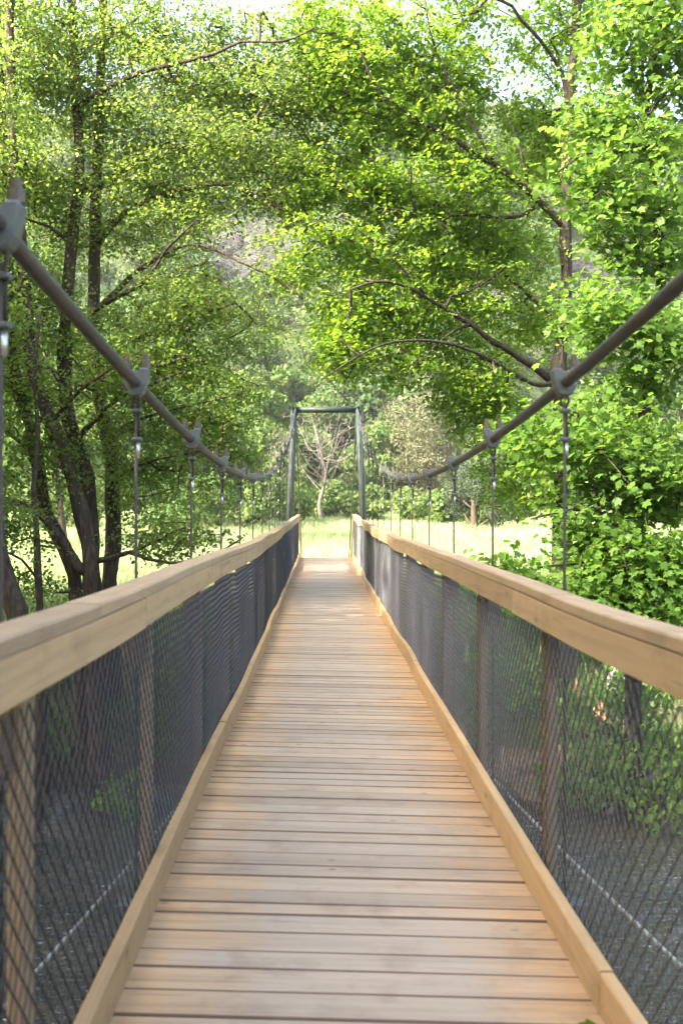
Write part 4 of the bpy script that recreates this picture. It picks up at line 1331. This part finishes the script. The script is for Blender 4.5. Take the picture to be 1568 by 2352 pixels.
# bare sunlit soil
def blob_rock(name, mat, label, cat, c, r, seed, group=None, rough=0.25):
    nu, nv = 40, 26
    th = np.linspace(0, 2 * np.pi, nu, endpoint=False); ph = np.linspace(-1.45, 1.45, nv)
    TH, PH = np.meshgrid(th, ph)
    v = np.stack([np.cos(PH) * np.cos(TH), np.cos(PH) * np.sin(TH), np.sin(PH)], -1).reshape(-1, 3)
    k = 1 + rough * fbm(v[:, 0] * 2 + seed, v[:, 1] * 2 + v[:, 2] * 1.7, 1.0, seed, 5) + 0.35 * rough * fbm(v[:, 0] * 9, v[:, 1] * 9 + v[:, 2] * 8, 1.0, seed + 1, 3)
    Vv = np.asarray(c) + v * np.asarray(r) * k[:, None]
    ii = np.array([[r_ * nu + j, r_ * nu + (j + 1) % nu, (r_ + 1) * nu + (j + 1) % nu, (r_ + 1) * nu + j] for r_ in range(nv - 1) for j in range(nu)])
    return tag(obj_np(name, Vv, [ii, np.arange(nu)[None, ::-1], (np.arange(nu) + (nv - 1) * nu)[None]], mat, smooth=True, origin=tuple(c)), label, cat, group)


t = NT('soil')
n2 = t.noise(t.coord(), 7.0, 8, 0.75)
M['soil'] = t.done(t.pbr(t.ramp(n2, [(0.3, (0.07, 0.05, 0.033)), (0.5, (0.20, 0.15, 0.10)), (0.7, (0.38, 0.30, 0.21))]), 0.95, 0, 0.1, t.bump(n2, 1.0, 0.10)))
blob_rock('soil_mound', M['soil'], 'mound of bare tan soil on the right bank behind the netting', 'soil mound', ground_hit(1165, 1770), (0.40, 1.2, 0.20), 3, rough=0.45)
blob_rock('soil_mound', M['soil'], 'small heap of reddish soil under the broken stump', 'soil mound', ground_hit(1350, 1680), (0.42, 0.5, 0.13), 5, rough=0.35)
t = NT('pale_stone')
n2 = t.noise(t.coord(), 6.0, 6, 0.6)
M['stone'] = t.done(t.pbr(t.ramp(n2, [(0.3, (0.14, 0.135, 0.12)), (0.7, (0.30, 0.29, 0.265))]), 0.85, 0, 0.2, t.bump(n2, 0.6, 0.03)))
blob_rock('stone', M['stone'], 'pale stone in the grass behind the left netting', 'stone', ground_hit(365, 1548), (0.15, 0.12, 0.08), 8)
# white blossom flake on the water
# green leaf lying against the kerb
V, Fc, k = leaves('maple', np.array([[0.615, 2.60, prof(2.6) - 0.615 * roll(2.6) + 0.012]]), np.array([[-0.6, 0.25, 0.15]]), np.array([[0.1, -0.4, 1.0]]), np.array([0.05]))
tag(obj_np('fallen_leaf', V, [Fc], M['maple_leaf'], rnd=np.full(k, 0.7), origin=(0.6, 2.63, 0.01)), 'single green leaf lying on the planks against the right kerb', 'leaf')

# far things fade in the summer air
HAZE = 0.0003
if HAZE > 0:
    t = NT('haze')
    vp = t.n('ShaderNodeVolumePrincipled')
    vp.inputs['Color'].default_value = (0.93, 0.96, 1.0, 1)
    vp.inputs['Density'].default_value = HAZE
    vp.inputs['Anisotropy'].default_value = 0.3
    t.l(vp.outputs[0], t.out.inputs['Volume'])
    mb = MB(); mb.box(-420, 420, -320, 420, -6, 150)
    tag(mb.build('haze', t.m), 'thin bright summer haze in the valley', None, None, 'stuff')

# ------------------------------------------------------------ light, camera
SUN = Vector((-0.70, -0.38, 0.60)).normalized()
w = bpy.data.worlds.new('World'); SC.world = w
w.use_nodes = True
nt = w.node_tree; nt.nodes.clear()
out = nt.nodes.new('ShaderNodeOutputWorld'); bg = nt.nodes.new('ShaderNodeBackground'); sky = nt.nodes.new('ShaderNodeTexSky')
sky.sky_type = 'NISHITA'; sky.sun_disc = False
sky.sun_elevation = math.asin(SUN.z)
sky.sun_rotation = math.atan2(SUN.x, SUN.y)
sky.air_density = 1.0; sky.dust_density = 7.0; sky.ozone_density = 0.3
bg.inputs['Strength'].default_value = 0.15
nt.links.new(sky.outputs[0], bg.inputs[0]); nt.links.new(bg.outputs[0], out.inputs[0])
sl = bpy.data.lights.new('sun', 'SUN'); sl.energy = 3.1; sl.angle = math.radians(0.5); sl.color = (1.0, 0.93, 0.80)
so = bpy.data.objects.new('sun', sl); COL.objects.link(so)
so.rotation_euler = SUN.to_track_quat('Z', 'Y').to_euler()
so.location = SUN * 60

cam = bpy.data.cameras.new('camera'); co = bpy.data.objects.new('camera', cam); COL.objects.link(co)
co.location = (CX, 0, EYE); co.rotation_euler = (math.radians(90), 0, 0)
cam.sensor_fit = 'VERTICAL'; cam.sensor_height = 36; cam.sensor_width = 24; cam.lens = 35
cam.shift_x = 44 / 2352.0
cam.clip_start = 0.05; cam.clip_end = 2000
cam.dof.use_dof = True; cam.dof.focus_distance = 14.0; cam.dof.aperture_fstop = 4.0
SC.camera = co

SC.render.engine = 'CYCLES'
SC.view_settings.view_transform = 'Standard'
SC.view_settings.look = 'None'
SC.view_settings.exposure = 2.95
SC.view_settings.gamma = 1.0
c = SC.cycles
c.max_bounces = 12; c.diffuse_bounces = 4; c.glossy_bounces = 2; c.transmission_bounces = 8; c.transparent_max_bounces = 4
c.use_denoising = True
c.sample_clamp_indirect = 6.0
c.caustics_reflective = False; c.caustics_refractive = False
